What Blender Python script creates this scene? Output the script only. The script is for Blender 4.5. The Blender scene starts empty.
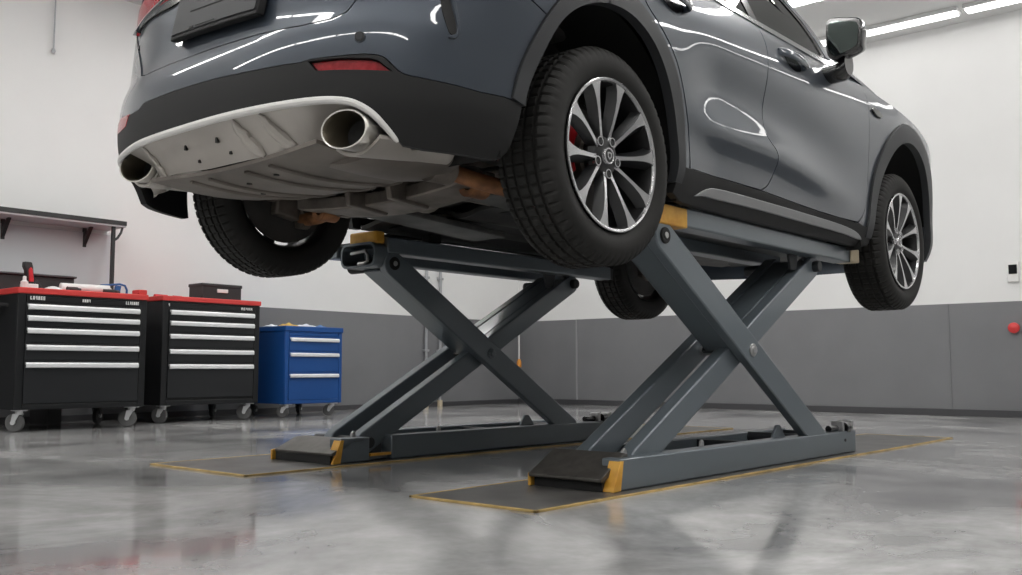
import bpy, bmesh, math, random, bisect
from mathutils import Vector, Matrix, geometry

SC = bpy.context.scene
COL = SC.collection
random.seed(7)

# ------------------------------------------------------------------ camera
CAMPOS = Vector((-2.4894, -2.6097, 0.4054))
YAW, PITCH, FPX = 0.708794, 0.084997, 962.883
cam_data = bpy.data.cameras.new('camera')
cam_data.sensor_width = 36.0
cam_data.lens = FPX / 1022.0 * 36.0
cam_data.clip_start = 0.05
cam = bpy.data.objects.new('camera', cam_data)
COL.objects.link(cam)
cam.location = CAMPOS
fwd = Vector((math.cos(YAW) * math.cos(PITCH), math.sin(YAW) * math.cos(PITCH), math.sin(PITCH)))
cam.rotation_euler = fwd.to_track_quat('-Z', 'Y').to_euler()
SC.camera = cam

# ------------------------------------------------------------------ light and exposure
world = bpy.data.worlds.new('world')
SC.world = world
world.use_nodes = True
world.node_tree.nodes['Background'].inputs[0].default_value = (0.8, 0.85, 0.9, 1)
world.node_tree.nodes['Background'].inputs[1].default_value = 0.25
SC.view_settings.view_transform = 'Standard'
SC.view_settings.look = 'None'
SC.view_settings.gamma = 1.0
SC.view_settings.use_curve_mapping = False
SC.view_settings.exposure = 0.2
SC.cycles.use_denoising = True
SC.cycles.max_bounces = 10
SC.cycles.diffuse_bounces = 6
SC.cycles.glossy_bounces = 5
SC.cycles.caustics_reflective = False
SC.cycles.caustics_refractive = False
SC.cycles.sample_clamp_indirect = 6.0
LAMP_POWER = 21.0

# ------------------------------------------------------------------ materials
def mat(name, col, rough=0.5, metal=0.0, coat=0.0, coat_rough=0.03, spec=0.5, emit=None, noise=None, bump=None, trans=0.0):
    m = bpy.data.materials.new(name)
    m.use_nodes = True
    nt = m.node_tree
    b = nt.nodes['Principled BSDF']
    b.inputs['Base Color'].default_value = (*col, 1)
    b.inputs['Roughness'].default_value = rough
    b.inputs['Metallic'].default_value = metal
    b.inputs['Coat Weight'].default_value = coat
    b.inputs['Coat Roughness'].default_value = coat_rough
    b.inputs['Specular IOR Level'].default_value = spec
    b.inputs['Transmission Weight'].default_value = trans
    if emit:
        b.inputs['Emission Color'].default_value = (*emit[0], 1)
        b.inputs['Emission Strength'].default_value = emit[1]
    if noise or bump:
        tc = nt.nodes.new('ShaderNodeTexCoord')
    if noise:                                   # (scale, low colour, high colour)
        n = nt.nodes.new('ShaderNodeTexNoise')
        n.inputs['Scale'].default_value = noise[0]
        n.inputs['Detail'].default_value = 5
        r = nt.nodes.new('ShaderNodeValToRGB')
        r.color_ramp.elements[0].position = 0.35
        r.color_ramp.elements[1].position = 0.65
        r.color_ramp.elements[0].color = (*noise[1], 1)
        r.color_ramp.elements[1].color = (*noise[2], 1)
        nt.links.new(tc.outputs['Object'], n.inputs['Vector'])
        nt.links.new(n.outputs['Fac'], r.inputs['Fac'])
        nt.links.new(r.outputs['Color'], b.inputs['Base Color'])
    if bump:                                    # (scale, strength)
        n2 = nt.nodes.new('ShaderNodeTexNoise')
        n2.inputs['Scale'].default_value = bump[0]
        bp = nt.nodes.new('ShaderNodeBump')
        bp.inputs['Strength'].default_value = bump[1]
        bp.inputs['Distance'].default_value = 0.002
        nt.links.new(tc.outputs['Object'], n2.inputs['Vector'])
        nt.links.new(n2.outputs['Fac'], bp.inputs['Height'])
        nt.links.new(bp.outputs['Normal'], b.inputs['Normal'])
    return m

M = {}
M['paint'] = mat('slate_car_paint', (0.044, 0.056, 0.074), 0.34, 0.42, 1.0, 0.015, 0.5)
M['plastic'] = mat('charcoal_plastic', (0.017, 0.0172, 0.0175), 0.55, spec=.28)
M['arch_plastic'] = mat('grey_arch_plastic', (0.033, 0.035, 0.038), 0.45, spec=.35)
M['black'] = mat('black_matte', (0.008, 0.008, 0.008), 0.7)
M['black_gloss'] = mat('black_gloss', (0.008, 0.008, 0.009), 0.12, coat=0.5)
M['rubber'] = mat('tyre_rubber', (0.02, 0.02, 0.019), 0.65, spec=.25, noise=(6, (0.016, 0.016, 0.015), (0.024, 0.023, 0.022)))
M['silver_skid'] = mat('silver_skid_paint', (0.53, 0.505, 0.475), 0.38, 0.35, 0.2, noise=(3, (0.40, 0.37, 0.335), (0.49, 0.46, 0.425)))
M['tray'] = mat('dull_aluminium_tray', (0.17, 0.15, 0.132), 0.5, 0.4, noise=(4, (0.125, 0.108, 0.094), (0.215, 0.19, 0.168)))
M['machined'] = mat('machined_alloy', (0.56, 0.56, 0.57), 0.25, 0.9)
M['wheel_dark'] = mat('dark_wheel_paint', (0.016, 0.0165, 0.018), 0.35, 0.2, 0.3)
M['barrel'] = mat('wheel_barrel', (0.02, 0.02, 0.021), 0.4, 0.4)
M['chrome'] = mat('chrome', (0.82, 0.83, 0.85), 0.1, 1.0)
M['satin'] = mat('satin_metal', (0.5, 0.5, 0.5), 0.35, 0.9)
M['disc'] = mat('brake_disc_steel', (0.14, 0.135, 0.13), 0.4, 0.9)
M['red_caliper'] = mat('red_caliper_paint', (0.55, 0.012, 0.018), 0.35, coat=0.5)
M['red_lens'] = mat('red_lens', (0.34, 0.008, 0.016), 0.2, coat=.4, spec=.3, noise=(60, (0.28, 0.006, 0.012), (0.42, 0.015, 0.024)))
M['exhaust_in'] = mat('exhaust_inside', (0.10, 0.085, 0.06), 0.45, 0.7)
M['exhaust'] = mat('exhaust_tip_metal', (0.62, 0.60, 0.56), 0.28, 0.85)
M['cast'] = mat('cast_aluminium', (0.18, 0.16, 0.14), 0.5, 0.5, noise=(9, (0.12, 0.104, 0.09), (0.24, 0.21, 0.185)))
M['rust'] = mat('rusty_steel', (0.30, 0.13, 0.05), 0.6, 0.3, noise=(14, (0.17, 0.08, 0.04), (0.42, 0.19, 0.08)))
M['under'] = mat('underbody_coating', (0.03, 0.029, 0.028), 0.6, noise=(5, (0.018, 0.018, 0.018), (0.055, 0.052, 0.048)))
M['under_panel'] = mat('underbody_panel', (0.10, 0.10, 0.098), 0.5, 0.3, noise=(5, (0.06, 0.06, 0.06), (0.15, 0.148, 0.14)))
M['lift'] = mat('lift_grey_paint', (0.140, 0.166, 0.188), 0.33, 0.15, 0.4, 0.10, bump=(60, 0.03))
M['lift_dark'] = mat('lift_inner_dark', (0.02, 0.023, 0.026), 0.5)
M['yellow'] = mat('yellow_paint', (0.70, 0.36, 0.045), 0.45, noise=(20, (0.62, 0.30, 0.03), (0.76, 0.42, 0.07)))
M['tan'] = mat('tan_rubber', (0.56, 0.48, 0.34), 0.6)
M['flap'] = mat('ramp_plate', (0.10, 0.094, 0.086), 0.42, 0.5, noise=(25, (0.085, 0.08, 0.072), (0.12, 0.113, 0.104)))
M['mat'] = mat('floor_plate_rubber', (0.10, 0.097, 0.093), 0.33, 0.1, noise=(7, (0.075, 0.072, 0.068), (0.135, 0.13, 0.124)))
M['edge_yellow'] = mat('faded_yellow_edge', (0.52, 0.36, 0.12), 0.5, noise=(10, (0.40, 0.28, 0.10), (0.62, 0.43, 0.16)))
M['chest_black'] = mat('black_powder_coat', (0.011, 0.0118, 0.013), 0.42, spec=.35)
M['chest_drawer'] = mat('drawer_powder_coat', (0.018, 0.0195, 0.0215), 0.4, spec=.35)
M['chest_red'] = mat('red_top', (0.62, 0.05, 0.045), 0.4)
M['chest_blue'] = mat('blue_powder_coat', (0.010, 0.075, 0.28), 0.4, spec=.4)
M['handle_silver'] = mat('brushed_handle', (0.80, 0.81, 0.82), 0.4, 0.2)
M['caster_rubber'] = mat('grey_caster_rubber', (0.11, 0.11, 0.11), 0.5)
M['zinc'] = mat('bright_zinc', (0.66, 0.67, 0.68), 0.35, 0.25)
M['lit_lip'] = mat('skid_lip_painted_lit', (0.74, 0.73, 0.71), 0.4)  # paler than the skid: overhead light on the lip put into the colour
M['caster_black'] = mat('black_caster_rubber', (0.03, 0.03, 0.03), 0.5)
M['white'] = mat('white_plastic', (0.78, 0.78, 0.77), 0.45)
M['pale_grey'] = mat('pale_grey_panel', (0.60, 0.61, 0.63), 0.5)
M['steel_black'] = mat('black_steel', (0.025, 0.025, 0.026), 0.45)
M['tool_red'] = mat('red_plastic', (0.55, 0.02, 0.03), 0.4)
M['tool_blue'] = mat('blue_plastic', (0.02, 0.10, 0.30), 0.4)
M['cloth_yellow'] = mat('yellow_cloth', (0.60, 0.40, 0.10), 0.85)
M['cloth_white'] = mat('white_cloth', (0.70, 0.74, 0.80), 0.85)
M['cloth_blue'] = mat('blue_cloth', (0.10, 0.20, 0.42), 0.85)
M['orange'] = mat('orange_plastic', (0.75, 0.30, 0.04), 0.45)
M['red_button'] = mat('red_button', (0.70, 0.05, 0.05), 0.4)
M['conduit'] = mat('grey_conduit', (0.42, 0.43, 0.45), 0.35, 0.4)
M['lamp_dim'] = mat('lamp_diffuser_dim', (0.9, 0.9, 0.9), 0.5, emit=((1.0, 0.985, 0.96), LAMP_POWER * .2))
M['lamp_mid'] = mat('lamp_diffuser_mid', (0.9, 0.9, 0.9), 0.5, emit=((1.0, 0.985, 0.96), LAMP_POWER * .5))
M['lamp'] = mat('lamp_diffuser', (0.9, 0.9, 0.9), 0.5, emit=((1.0, 0.985, 0.96), LAMP_POWER))
M['housing'] = mat('lamp_housing', (0.75, 0.75, 0.75), 0.4)
M['mirror'] = mat('mirror_glass', (0.16, 0.19, 0.18), 0.02, 1.0)
M['interior'] = mat('cabin_lining', (0.78, 0.78, 0.76), 0.8)
M['seat'] = mat('seat_leather', (0.05, 0.05, 0.052), 0.6)

def glass_mat(name, tint, refl_rough=0.01):
    m = bpy.data.materials.new(name); m.use_nodes = True
    nt = m.node_tree; nt.nodes.clear()
    out = nt.nodes.new('ShaderNodeOutputMaterial')
    mix = nt.nodes.new('ShaderNodeMixShader')
    fr = nt.nodes.new('ShaderNodeFresnel'); fr.inputs['IOR'].default_value = 2.7
    t = nt.nodes.new('ShaderNodeBsdfTransparent'); t.inputs[0].default_value = (*tint, 1)
    g = nt.nodes.new('ShaderNodeBsdfGlossy'); g.inputs['Roughness'].default_value = refl_rough
    nt.links.new(fr.outputs[0], mix.inputs[0]); nt.links.new(t.outputs[0], mix.inputs[1]); nt.links.new(g.outputs[0], mix.inputs[2])
    nt.links.new(mix.outputs[0], out.inputs[0])
    return m
M['glass'] = glass_mat('tinted_glass', (0.80, 0.86, 0.84))

def floor_mat():
    m = bpy.data.materials.new('polished_concrete'); m.use_nodes = True
    nt = m.node_tree; b = nt.nodes['Principled BSDF']
    tc = nt.nodes.new('ShaderNodeTexCoord')
    def noise(scale, detail, rough=0.6, dist=0.0, vec=None):
        n = nt.nodes.new('ShaderNodeTexNoise')
        n.inputs['Scale'].default_value = scale; n.inputs['Detail'].default_value = detail
        n.inputs['Roughness'].default_value = rough; n.inputs['Distortion'].default_value = dist
        nt.links.new(vec or tc.outputs['Object'], n.inputs['Vector'])
        return n
    def ramp(src, p0, c0, p1, c1):
        r = nt.nodes.new('ShaderNodeValToRGB')
        r.color_ramp.elements[0].position = p0; r.color_ramp.elements[0].color = (*c0, 1)
        r.color_ramp.elements[1].position = p1; r.color_ramp.elements[1].color = (*c1, 1)
        nt.links.new(src, r.inputs['Fac']); return r
    big = noise(0.9, 6, 0.62, 0.7)
    fine = noise(7.0, 8, 0.7, 0.3)
    c1 = ramp(big.outputs['Fac'], 0.38, (0.22, 0.22, 0.222), 0.62, (0.58, 0.58, 0.575))
    c2 = ramp(fine.outputs['Fac'], 0.3, (0.84, 0.84, 0.84), 0.7, (1.08, 1.08, 1.08))
    mul = nt.nodes.new('ShaderNodeMix'); mul.data_type = 'RGBA'; mul.blend_type = 'MULTIPLY'
    mul.inputs['Factor'].default_value = 1.0
    nt.links.new(c1.outputs['Color'], mul.inputs['A']); nt.links.new(c2.outputs['Color'], mul.inputs['B'])
    nt.links.new(mul.outputs['Result'], b.inputs['Base Color'])
    rg = noise(1.3, 5, 0.6, 0.8)
    rr = ramp(rg.outputs['Fac'], 0.32, (0.06, 0.06, 0.06), 0.72, (0.20, 0.20, 0.20))
    nt.links.new(rr.outputs['Color'], b.inputs['Roughness'])
    b.inputs['Specular IOR Level'].default_value = 0.8
    bp = nt.nodes.new('ShaderNodeBump'); bp.inputs['Strength'].default_value = 0.03; bp.inputs['Distance'].default_value = 0.01
    nt.links.new(noise(2.2, 3, 0.5).outputs['Fac'], bp.inputs['Height'])
    nt.links.new(bp.outputs['Normal'], b.inputs['Normal'])
    return m
M['floor'] = floor_mat()
M['wall_white'] = mat('white_wall_paint', (0.80, 0.80, 0.795), 0.6, bump=(40, 0.03), noise=(1.5, (0.785, 0.785, 0.78), (0.815, 0.815, 0.81)))
M['wall_grey'] = mat('grey_wall_paint', (0.195, 0.197, 0.207), 0.45, bump=(40, 0.03), noise=(2.0, (0.187, 0.189, 0.199), (0.203, 0.205, 0.215)))
M['ceiling'] = mat('ceiling_paint', (0.74, 0.74, 0.735), 0.7)
M['skirting'] = mat('dark_skirting', (0.06, 0.06, 0.065), 0.5)
M['seam'] = mat('light_seam', (0.32, 0.32, 0.33), 0.5)

# ------------------------------------------------------------------ mesh builder
class MB:
    """collects shapes in world coordinates and links them as one mesh object"""
    def __init__(self):
        self.v = []; self.f = []; self.mi = []
    def add(self, vs, fs, mi=0):
        o = len(self.v)
        self.v += [tuple(p) for p in vs]
        self.f += [tuple(i + o for i in f) for f in fs]
        self.mi += [mi] * len(fs)
        return self
    def box(self, x0, x1, y0, y1, z0, z1, mi=0):
        vs = [(x, y, z) for x in (x0, x1) for y in (y0, y1) for z in (z0, z1)]
        return self.add(vs, [(0, 1, 3, 2), (4, 6, 7, 5), (0, 4, 5, 1), (2, 3, 7, 6), (0, 2, 6, 4), (1, 5, 7, 3)], mi)
    def bar(self, p, q, w, h, up=(0, 0, 1), mi=0):
        """rectangular bar from p to q: w across, h along up"""
        p, q = Vector(p), Vector(q); d = (q - p).normalized(); u = Vector(up)
        s = d.cross(u).normalized(); u = s.cross(d).normalized()
        vs = [c + s * (a * w / 2) + u * (b * h / 2) for c in (p, q) for a, b in ((-1, -1), (1, -1), (1, 1), (-1, 1))]
        return self.add(vs, [(0, 1, 2, 3), (7, 6, 5, 4), (0, 4, 5, 1), (1, 5, 6, 2), (2, 6, 7, 3), (3, 7, 4, 0)], mi)
    def cyl(self, p, q, r, n=24, r2=None, mi=0, caps=True):
        p, q = Vector(p), Vector(q); d = (q - p).normalized()
        a = d.orthogonal().normalized(); b = d.cross(a)
        r2 = r if r2 is None else r2
        vs = []
        for c, rr in ((p, r), (q, r2)):
            vs += [c + (a * math.cos(t) + b * math.sin(t)) * rr for t in (2 * math.pi * k / n for k in range(n))]
        fs = [(k, (k + 1) % n, n + (k + 1) % n, n + k) for k in range(n)]
        if caps: fs += [tuple(range(n - 1, -1, -1)), tuple(range(n, 2 * n))]
        return self.add(vs, fs, mi)
    def lathe(self, prof, centre, axis='Y', n=48, mi=0, rfun=None, closed=False, mis=None):
        """prof: list of (along axis, radius)"""
        c = Vector(centre); vs = []; m = len(prof)
        for k in range(n):
            t = 2 * math.pi * k / n
            for i, (a, r) in enumerate(prof):
                if rfun: r = rfun(k, i, r)
                ca, sa = r * math.cos(t), r * math.sin(t)
                vs.append(c + Vector({'Y': (ca, a, sa), 'X': (a, ca, sa), 'Z': (ca, sa, a)}[axis]))
        last = m if closed else m - 1
        o = len(self.v); self.v += [tuple(p) for p in vs]
        for k in range(n):
            k2 = (k + 1) % n
            for i in range(last):
                j = (i + 1) % m
                self.f.append((o + k * m + i, o + k * m + j, o + k2 * m + j, o + k2 * m + i))
                self.mi.append(mis[i] if mis else mi)
        return self
    def prism(self, poly, a0, a1, axis='Y', mi=0, mi_cap=None):
        """2-D polygon extruded along axis. poly in (x,z) for Y, (y,z) for X, (x,y) for Z"""
        f = {'Y': lambda p, a: (p[0], a, p[1]), 'X': lambda p, a: (a, p[0], p[1]), 'Z': lambda p, a: (p[0], p[1], a)}[axis]
        n = len(poly)
        vs = [f(p, a0) for p in poly] + [f(p, a1) for p in poly]
        self.add(vs, [(k, (k + 1) % n, n + (k + 1) % n, n + k) for k in range(n)], mi)
        o = len(self.v) - 2 * n
        self.f += [tuple(range(o + n - 1, o - 1, -1)), tuple(range(o + n, o + 2 * n))]
        self.mi += [mi if mi_cap is None else mi_cap] * 2
        return self
    def tube(self, pts, r, n=12, mi=0):
        pts = [Vector(p) for p in pts]; vs = []
        a = (pts[1] - pts[0]).orthogonal().normalized()
        for i, p in enumerate(pts):
            d = (pts[min(i + 1, len(pts) - 1)] - pts[max(i - 1, 0)]).normalized()
            a = (a - d * a.dot(d)).normalized(); b = d.cross(a)
            rr = r[i] if isinstance(r, (list, tuple)) else r
            vs += [p + (a * math.cos(t) + b * math.sin(t)) * rr for t in (2 * math.pi * k / n for k in range(n))]
        fs = []
        for i in range(len(pts) - 1):
            fs += [(i * n + k, i * n + (k + 1) % n, (i + 1) * n + (k + 1) % n, (i + 1) * n + k) for k in range(n)]
        fs += [tuple(range(n - 1, -1, -1)), tuple(range((len(pts) - 1) * n, len(pts) * n))]
        return self.add(vs, fs, mi)
    def grid(self, fn, nu, nv, thick=None, mi=0):
        """fn(u,v)->point, u,v in 0..1; thick: vector offset for a back side"""
        vs = [Vector(fn(i / nu, j / nv)) for i in range(nu + 1) for j in range(nv + 1)]
        w = nv + 1
        fs = [(i * w + j, (i + 1) * w + j, (i + 1) * w + j + 1, i * w + j + 1) for i in range(nu) for j in range(nv)]
        if thick is not None:
            o = len(vs); t = Vector(thick)
            vs += [p + t for p in vs]
            fs += [tuple(x + o for x in reversed(f)) for f in fs]
            rim = [i * w for i in range(nu + 1)] + [nu * w + j for j in range(1, nv + 1)] + [i * w + nv for i in range(nu - 1, -1, -1)] + [j for j in range(nv - 1, 0, -1)]
            for a, b in zip(rim, rim[1:] + rim[:1]): fs.append((b, a, a + o, b + o))
        return self.add(vs, fs, mi)
    def build(self, name, material, parent=None, origin=None, sharp=35, bevel=0, seg=2, fix=True):
        me = bpy.data.meshes.new(name)
        if parent is not None and origin is None:
            origin = world_of(parent)
        L = Vector(origin) if origin is not None else Vector((0, 0, 0))
        me.from_pydata([Vector(p) - L for p in self.v], [], self.f)
        mats = material if isinstance(material, (list, tuple)) else [material]
        for m in mats: me.materials.append(M[m] if isinstance(m, str) else m)
        for p, i in zip(me.polygons, self.mi): p.material_index = i
        bm = bmesh.new(); bm.from_mesh(me)
        if fix: bmesh.ops.recalc_face_normals(bm, faces=bm.faces)
        for e in bm.edges:
            e.smooth = not (len(e.link_faces) != 2 or e.calc_face_angle(0) > math.radians(sharp))
        for f in bm.faces: f.smooth = True
        bm.to_mesh(me); bm.free()
        o = bpy.data.objects.new(name, me)
        COL.objects.link(o)
        if parent is not None:
            o.parent = parent
            o.location = L - world_of(parent)
        else:
            o.location = L
        if bevel:
            bv = o.modifiers.new('bevel', 'BEVEL'); bv.width = bevel; bv.segments = seg
            bv.limit_method = 'ANGLE'; bv.angle_limit = math.radians(40); bv.harden_normals = False
        return o

def world_of(o):
    v = Vector((0, 0, 0))
    while o is not None:
        v = v + o.location; o = o.parent
    return v
def tag(o, label, cat, group=None, kind=None):
    o['label'] = label
    if cat: o['category'] = cat
    if group: o['group'] = group
    if kind: o['kind'] = kind
    return o
def thing(name, loc, label, cat, group=None):
    o = bpy.data.objects.new(name, None); COL.objects.link(o)
    o.location = loc; o.empty_display_size = 0.1
    return tag(o, label, cat, group)
def struct(name, mb, m, label, **k):
    o = mb.build(name, m, **k); o['kind'] = 'structure'; o['label'] = label
    return o
def copy_tree(o, parent=None):
    c = o.copy(); COL.objects.link(c); c.parent = parent
    for ch in [x for x in SC.objects if x.parent == o]:
        copy_tree(ch, c)
    return c

# ------------------------------------------------------------------ the setting
WX, WY, WXB, WYR, H = 6.5, 4.98, -6.0, -8.5, 3.5
GZ = 0.985
struct('floor', MB().box(WXB - .1, WX + .1, WYR - .1, WY + .1, -.1, 0), 'floor', 'polished grey concrete workshop floor')
struct('ceiling', MB().box(WXB - .1, WX + .1, WYR - .1, WY + .1, H, H + .1), 'ceiling', 'plain pale workshop ceiling')
def wall(name, x0, x1, y0, y1, label):
    mb = MB(); mb.box(x0, x1, y0, y1, 0, GZ, 1); mb.box(x0, x1, y0, y1, GZ, H, 0)
    return struct(name, mb, ['wall_white', 'wall_grey'], label)
wall('wall_left', WXB - .1, WX, WY, WY + .1, 'white wall with grey lower band behind the tool cabinets')
wall('wall_front', WX, WX + .1, WYR - .1, WY + .1, 'white wall with grey lower band beyond the car bonnet')
wall('wall_right', WXB - .1, WX, WYR - .1, WYR, 'white wall with grey lower band on the open side')
wall('wall_back', WXB - .1, WXB, WYR, WY, 'white wall with grey lower band behind the viewer')
struct('baseboard_front', MB().box(WX - .018, WX, WYR, WY - .02, 0, .06), 'skirting', 'low dark skirting under the grey band', bevel=.003)
struct('baseboard_left', MB().box(-6, WX, WY - .018, WY, 0, .05), 'skirting', 'low dark skirting behind the tool cabinets', bevel=.003)
struct('trim_1', MB().box(WX - .012, WX, 4.08, 4.10, .06, GZ), 'seam', 'pale vertical seam strip in grey band near the corner')
struct('trim_2', MB().box(WX - .006, WX, -.01, .0, .06, GZ), 'wall_grey', 'fine vertical seam in the grey band')
struct('trim_3', MB().box(WX - .012, WX, WY - .02, WY, .06, GZ), 'seam', 'pale vertical seam strip in the room corner')

# ceiling strip lights, rows across the car's length
def strip_light(x, y, label, lm='lamp'):
    t = thing('strip_light', (x, y, H), label, 'ceiling light', 'rows of strip lights')
    hb = MB(); hb.box(x - .075, x + .075, y - .72, y + .72, H - .035, H)
    hb.build('housing', 'housing', t, bevel=.006)
    db = MB()
    db.prism([(x - .06, H - .036), (x + .06, H - .036), (x + .05, H - .052), (x - .05, H - .052)], y - .70, y + .70, 'Y')
    db.build('diffuser', lm, t)
    return t
proto = strip_light(6.12, -1.06, 'lit strip light beside the front wall, first of its row past the joint', 'lamp_dim')
proto2 = strip_light(5.0, -1.06, 'lit strip light in the second row from the front wall', 'lamp_mid')
proto3 = strip_light(3.3, -1.06, 'lit strip light in a ceiling row behind the two rows by the front wall', 'lamp')
rows = [6.12, 5.0, 3.3, 1.5, -.4, -2.3, -4.2]
for i, x in enumerate(rows):
    for j in range(-4, 3):
        y = -1.06 + 1.48 * j + 1.48
        if i in (0, 1, 2) and j == -1: continue
        if y > WY - .6 or y < WYR + .6: continue
        if y < -5.0: continue
        c = copy_tree((proto, proto2)[i] if i < 2 else proto3)
        c.location = (x, y, H)
        c['label'] = {0: 'lit strip light in the row along the front wall', 1: 'lit strip light in the second row from the front wall'}.get(i, 'lit strip light in a ceiling row behind the two rows by the front wall')
        if i == 0 and j == 0: c['label'] = 'lit strip light beside the front wall whose end shows next to the door mirror'

# things fixed on the walls
t = thing('wall_socket', (WX, -.546, 1.23), 'white wall box with dark window above the grey band', 'socket')
MB().box(WX - .03, WX, -.592, -.500, 1.15, 1.318).build('cover_plate', 'white', t, bevel=.004)
MB().box(WX - .036, WX - .028, -.580, -.514, 1.215, 1.295).build('window', 'black_gloss', t, bevel=.002)
t = thing('stop_button', (WX, -.537, .757), 'round red push button on grey lower wall band', 'button')
MB().box(WX - .02, WX, -.565, -.509, .725, .79).build('button_base', 'wall_grey', t, bevel=.004)
MB().lathe([(0, .0), (0, .038), (-.012, .046), (-.03, .044), (-.04, .03), (-.043, 0)], (WX - .02, -.537, .757), 'X', 24).build('button_head', 'red_button', t)
for x, lab in ((4.905, 'thin grey conduit pipe on white wall, the one farther from the room corner'), (5.12, 'thin grey conduit pipe on white wall, the one closer to the room corner')):
    t = thing('conduit_pipe', (x, WY - .03, 0), lab, 'pipe', 'conduit pipes')
    MB().cyl((x, WY - .03, .03), (x, WY - .03, H), .016, 14).build('pipe', 'conduit', t)
    MB().cyl((x, WY - .03, 0), (x, WY - .03, .07), .03, 16).build('pipe_foot', 'tan', t)
    for z in (.6, 1.4, 2.2, 3.0):
        MB().box(x - .03, x + .03, WY - .05, WY, z, z + .025).build('clip', 'conduit', t, bevel=.003)
t = thing('pull_cord', (6.30, 4.80, 0.43), 'hanging pale cord with small orange end in the room corner', 'cord')
MB().cyl((6.30, 4.80, .50), (6.30, 4.80, H), .008, 8).build('cord', 'white', t)
MB().lathe([(.10, .0), (.10, .014), (.07, .026), (.01, .03), (0, .02), (0, 0)], (6.30, 4.80, .43), 'Z', 16).build('grip', 'orange', t)
t = thing('ceiling_cord', (.79, WY - .02, 2.9), 'thin grey cord hanging down the white wall above the shelf', 'cord')
MB().cyl((.79, WY - .02, 2.93), (.79, WY - .02, H), .006, 8).build('cord', 'conduit', t)
MB().lathe([(.035, 0), (.035, .010), (.015, .016), (0, .012), (0, 0)], (.79, WY - .02, 2.895), 'Z', 12).build('grip', 'conduit', t)

# overhead shelf on its post, with back panel
t = thing('wall_shelf', (.3, 4.8, 1.1), 'long black steel shelf on brackets and a post above the tool cabinets', 'shelf')
MB().box(-1.4, 1.29, 4.66, WY, 1.545, 1.58).build('shelf_board', 'steel_black', t, bevel=.003)
MB().box(-1.4, 1.29, 4.67, WY - .002, 1.533, 1.545).build('underside_panel', 'pale_grey', t)
for x in (-.62, .467, 1.09):
    mb = MB(); mb.prism([(4.83, 1.533), (4.865, 1.533), (4.955, 1.44), (4.96, 1.40), (4.94, 1.40)], x - .012, x + .012, 'X')
    mb.bar((x, 4.955, 1.38), (x, 4.955, 1.533), .028, .02, up=(0, 1, 0))
    mb.build('bracket', 'steel_black', t, bevel=.002)
MB().box(1.185, 1.212, 4.685, 4.712, .3, 1.545).build('post', 'steel_black', t, bevel=.003)
mb = MB(); mb.tube([(1.275, 4.70, 1.54), (1.262, 4.70, 1.49), (1.235, 4.70, 1.445), (1.20, 4.70, 1.42)], .010, 8)
mb.build('brace', 'steel_black', t)
MB().box(-1.4, 1.315, WY - .03, WY - .001, .80, 1.50).build('back_panel', 'pale_grey', t, bevel=.003)
t = thing('work_bench', (.3, 4.8, .8), 'low dark steel bench top behind the red-topped cabinet', 'bench')
MB().box(-1.4, .84, 4.56, 4.93, .90, 1.085).build('bench_body', 'steel_black', t, bevel=.006)
MB().box(-1.4, .85, 4.54, 4.94, 1.085, 1.10).build('bench_top', 'skirting', t, bevel=.004)
MB().box(-1.2, -1.1, 4.6, 4.9, 0, .90).build('leg', 'steel_black', t)
MB().box(.70, .80, 4.6, 4.9, 0, .90).build('leg', 'steel_black', t)

# ------------------------------------------------------------------ rolling tool cabinets
def caster(parent, x, y, ztop, r, front=True, toe=.35):
    """swivel caster: plate, fork and wheel under a cabinet corner"""
    mb = MB()
    mb.box(x - .04, x + .04, y - .035, y + .035, ztop - .008, ztop)
    mb.cyl((x, y, ztop - .028), (x, y, ztop - .008), .024, 16)
    ox = .026; ca, sa = math.cos(toe), math.sin(toe)
    cx, cy = x + ox * ca, y + ox * sa
    for s in (-1, 1):
        px, py = -sa * s * .022, ca * s * .022
        vs = []
        for (u, z) in ((-.018, ztop - .026), (.030, ztop - .026), (.040, r + .006), (.034, r - .010), (.018, r - .010), (.010, r + .006)):
            for w in (0, .004):
                vs.append((x + u * ca + px * (1 + w * 60), y + u * sa + py * (1 + w * 60), z))
        n = 6
        fs = [(2 * i, 2 * ((i + 1) % n), 2 * ((i + 1) % n) + 1, 2 * i + 1) for i in range(n)]
        fs += [tuple(2 * i for i in range(n)), tuple(2 * i + 1 for i in range(n - 1, -1, -1))]
        mb.add(vs, fs)
    mb.bar((x - .018 * ca, y - .018 * sa, ztop - .029), (x + .03 * ca, y + .03 * sa, ztop - .029), .05, .008)
    fk = mb.build('caster', 'zinc' if front else 'steel_black', parent, bevel=.0015)
    wb = MB(); w = .014
    prof = [(-w, .0), (-w, r * .62), (-w * 1.1, r * .68), (-w, r * .94), (-w * .6, r), (w * .6, r), (w, r * .94), (w * 1.1, r * .68), (w, r * .62), (w, 0)]
    tmp = MB(); tmp.lathe(prof, (0, 0, 0), 'Y', 28)
    a = toe
    wb.add([(cx + p[0] * math.cos(a) - p[1] * math.sin(a), cy + p[0] * math.sin(a) + p[1] * math.cos(a), r + p[2]) for p in tmp.v], tmp.f)
    wb.build('wheel', 'caster_rubber' if front else 'caster_black', fk)
    hb = MB(); hb.cyl((cx + sa * .024, cy - ca * .030, r), (cx - sa * .030, cy + ca * .030, r), r * .24, 14)
    hb.build('axle', 'zinc', fk)

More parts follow.
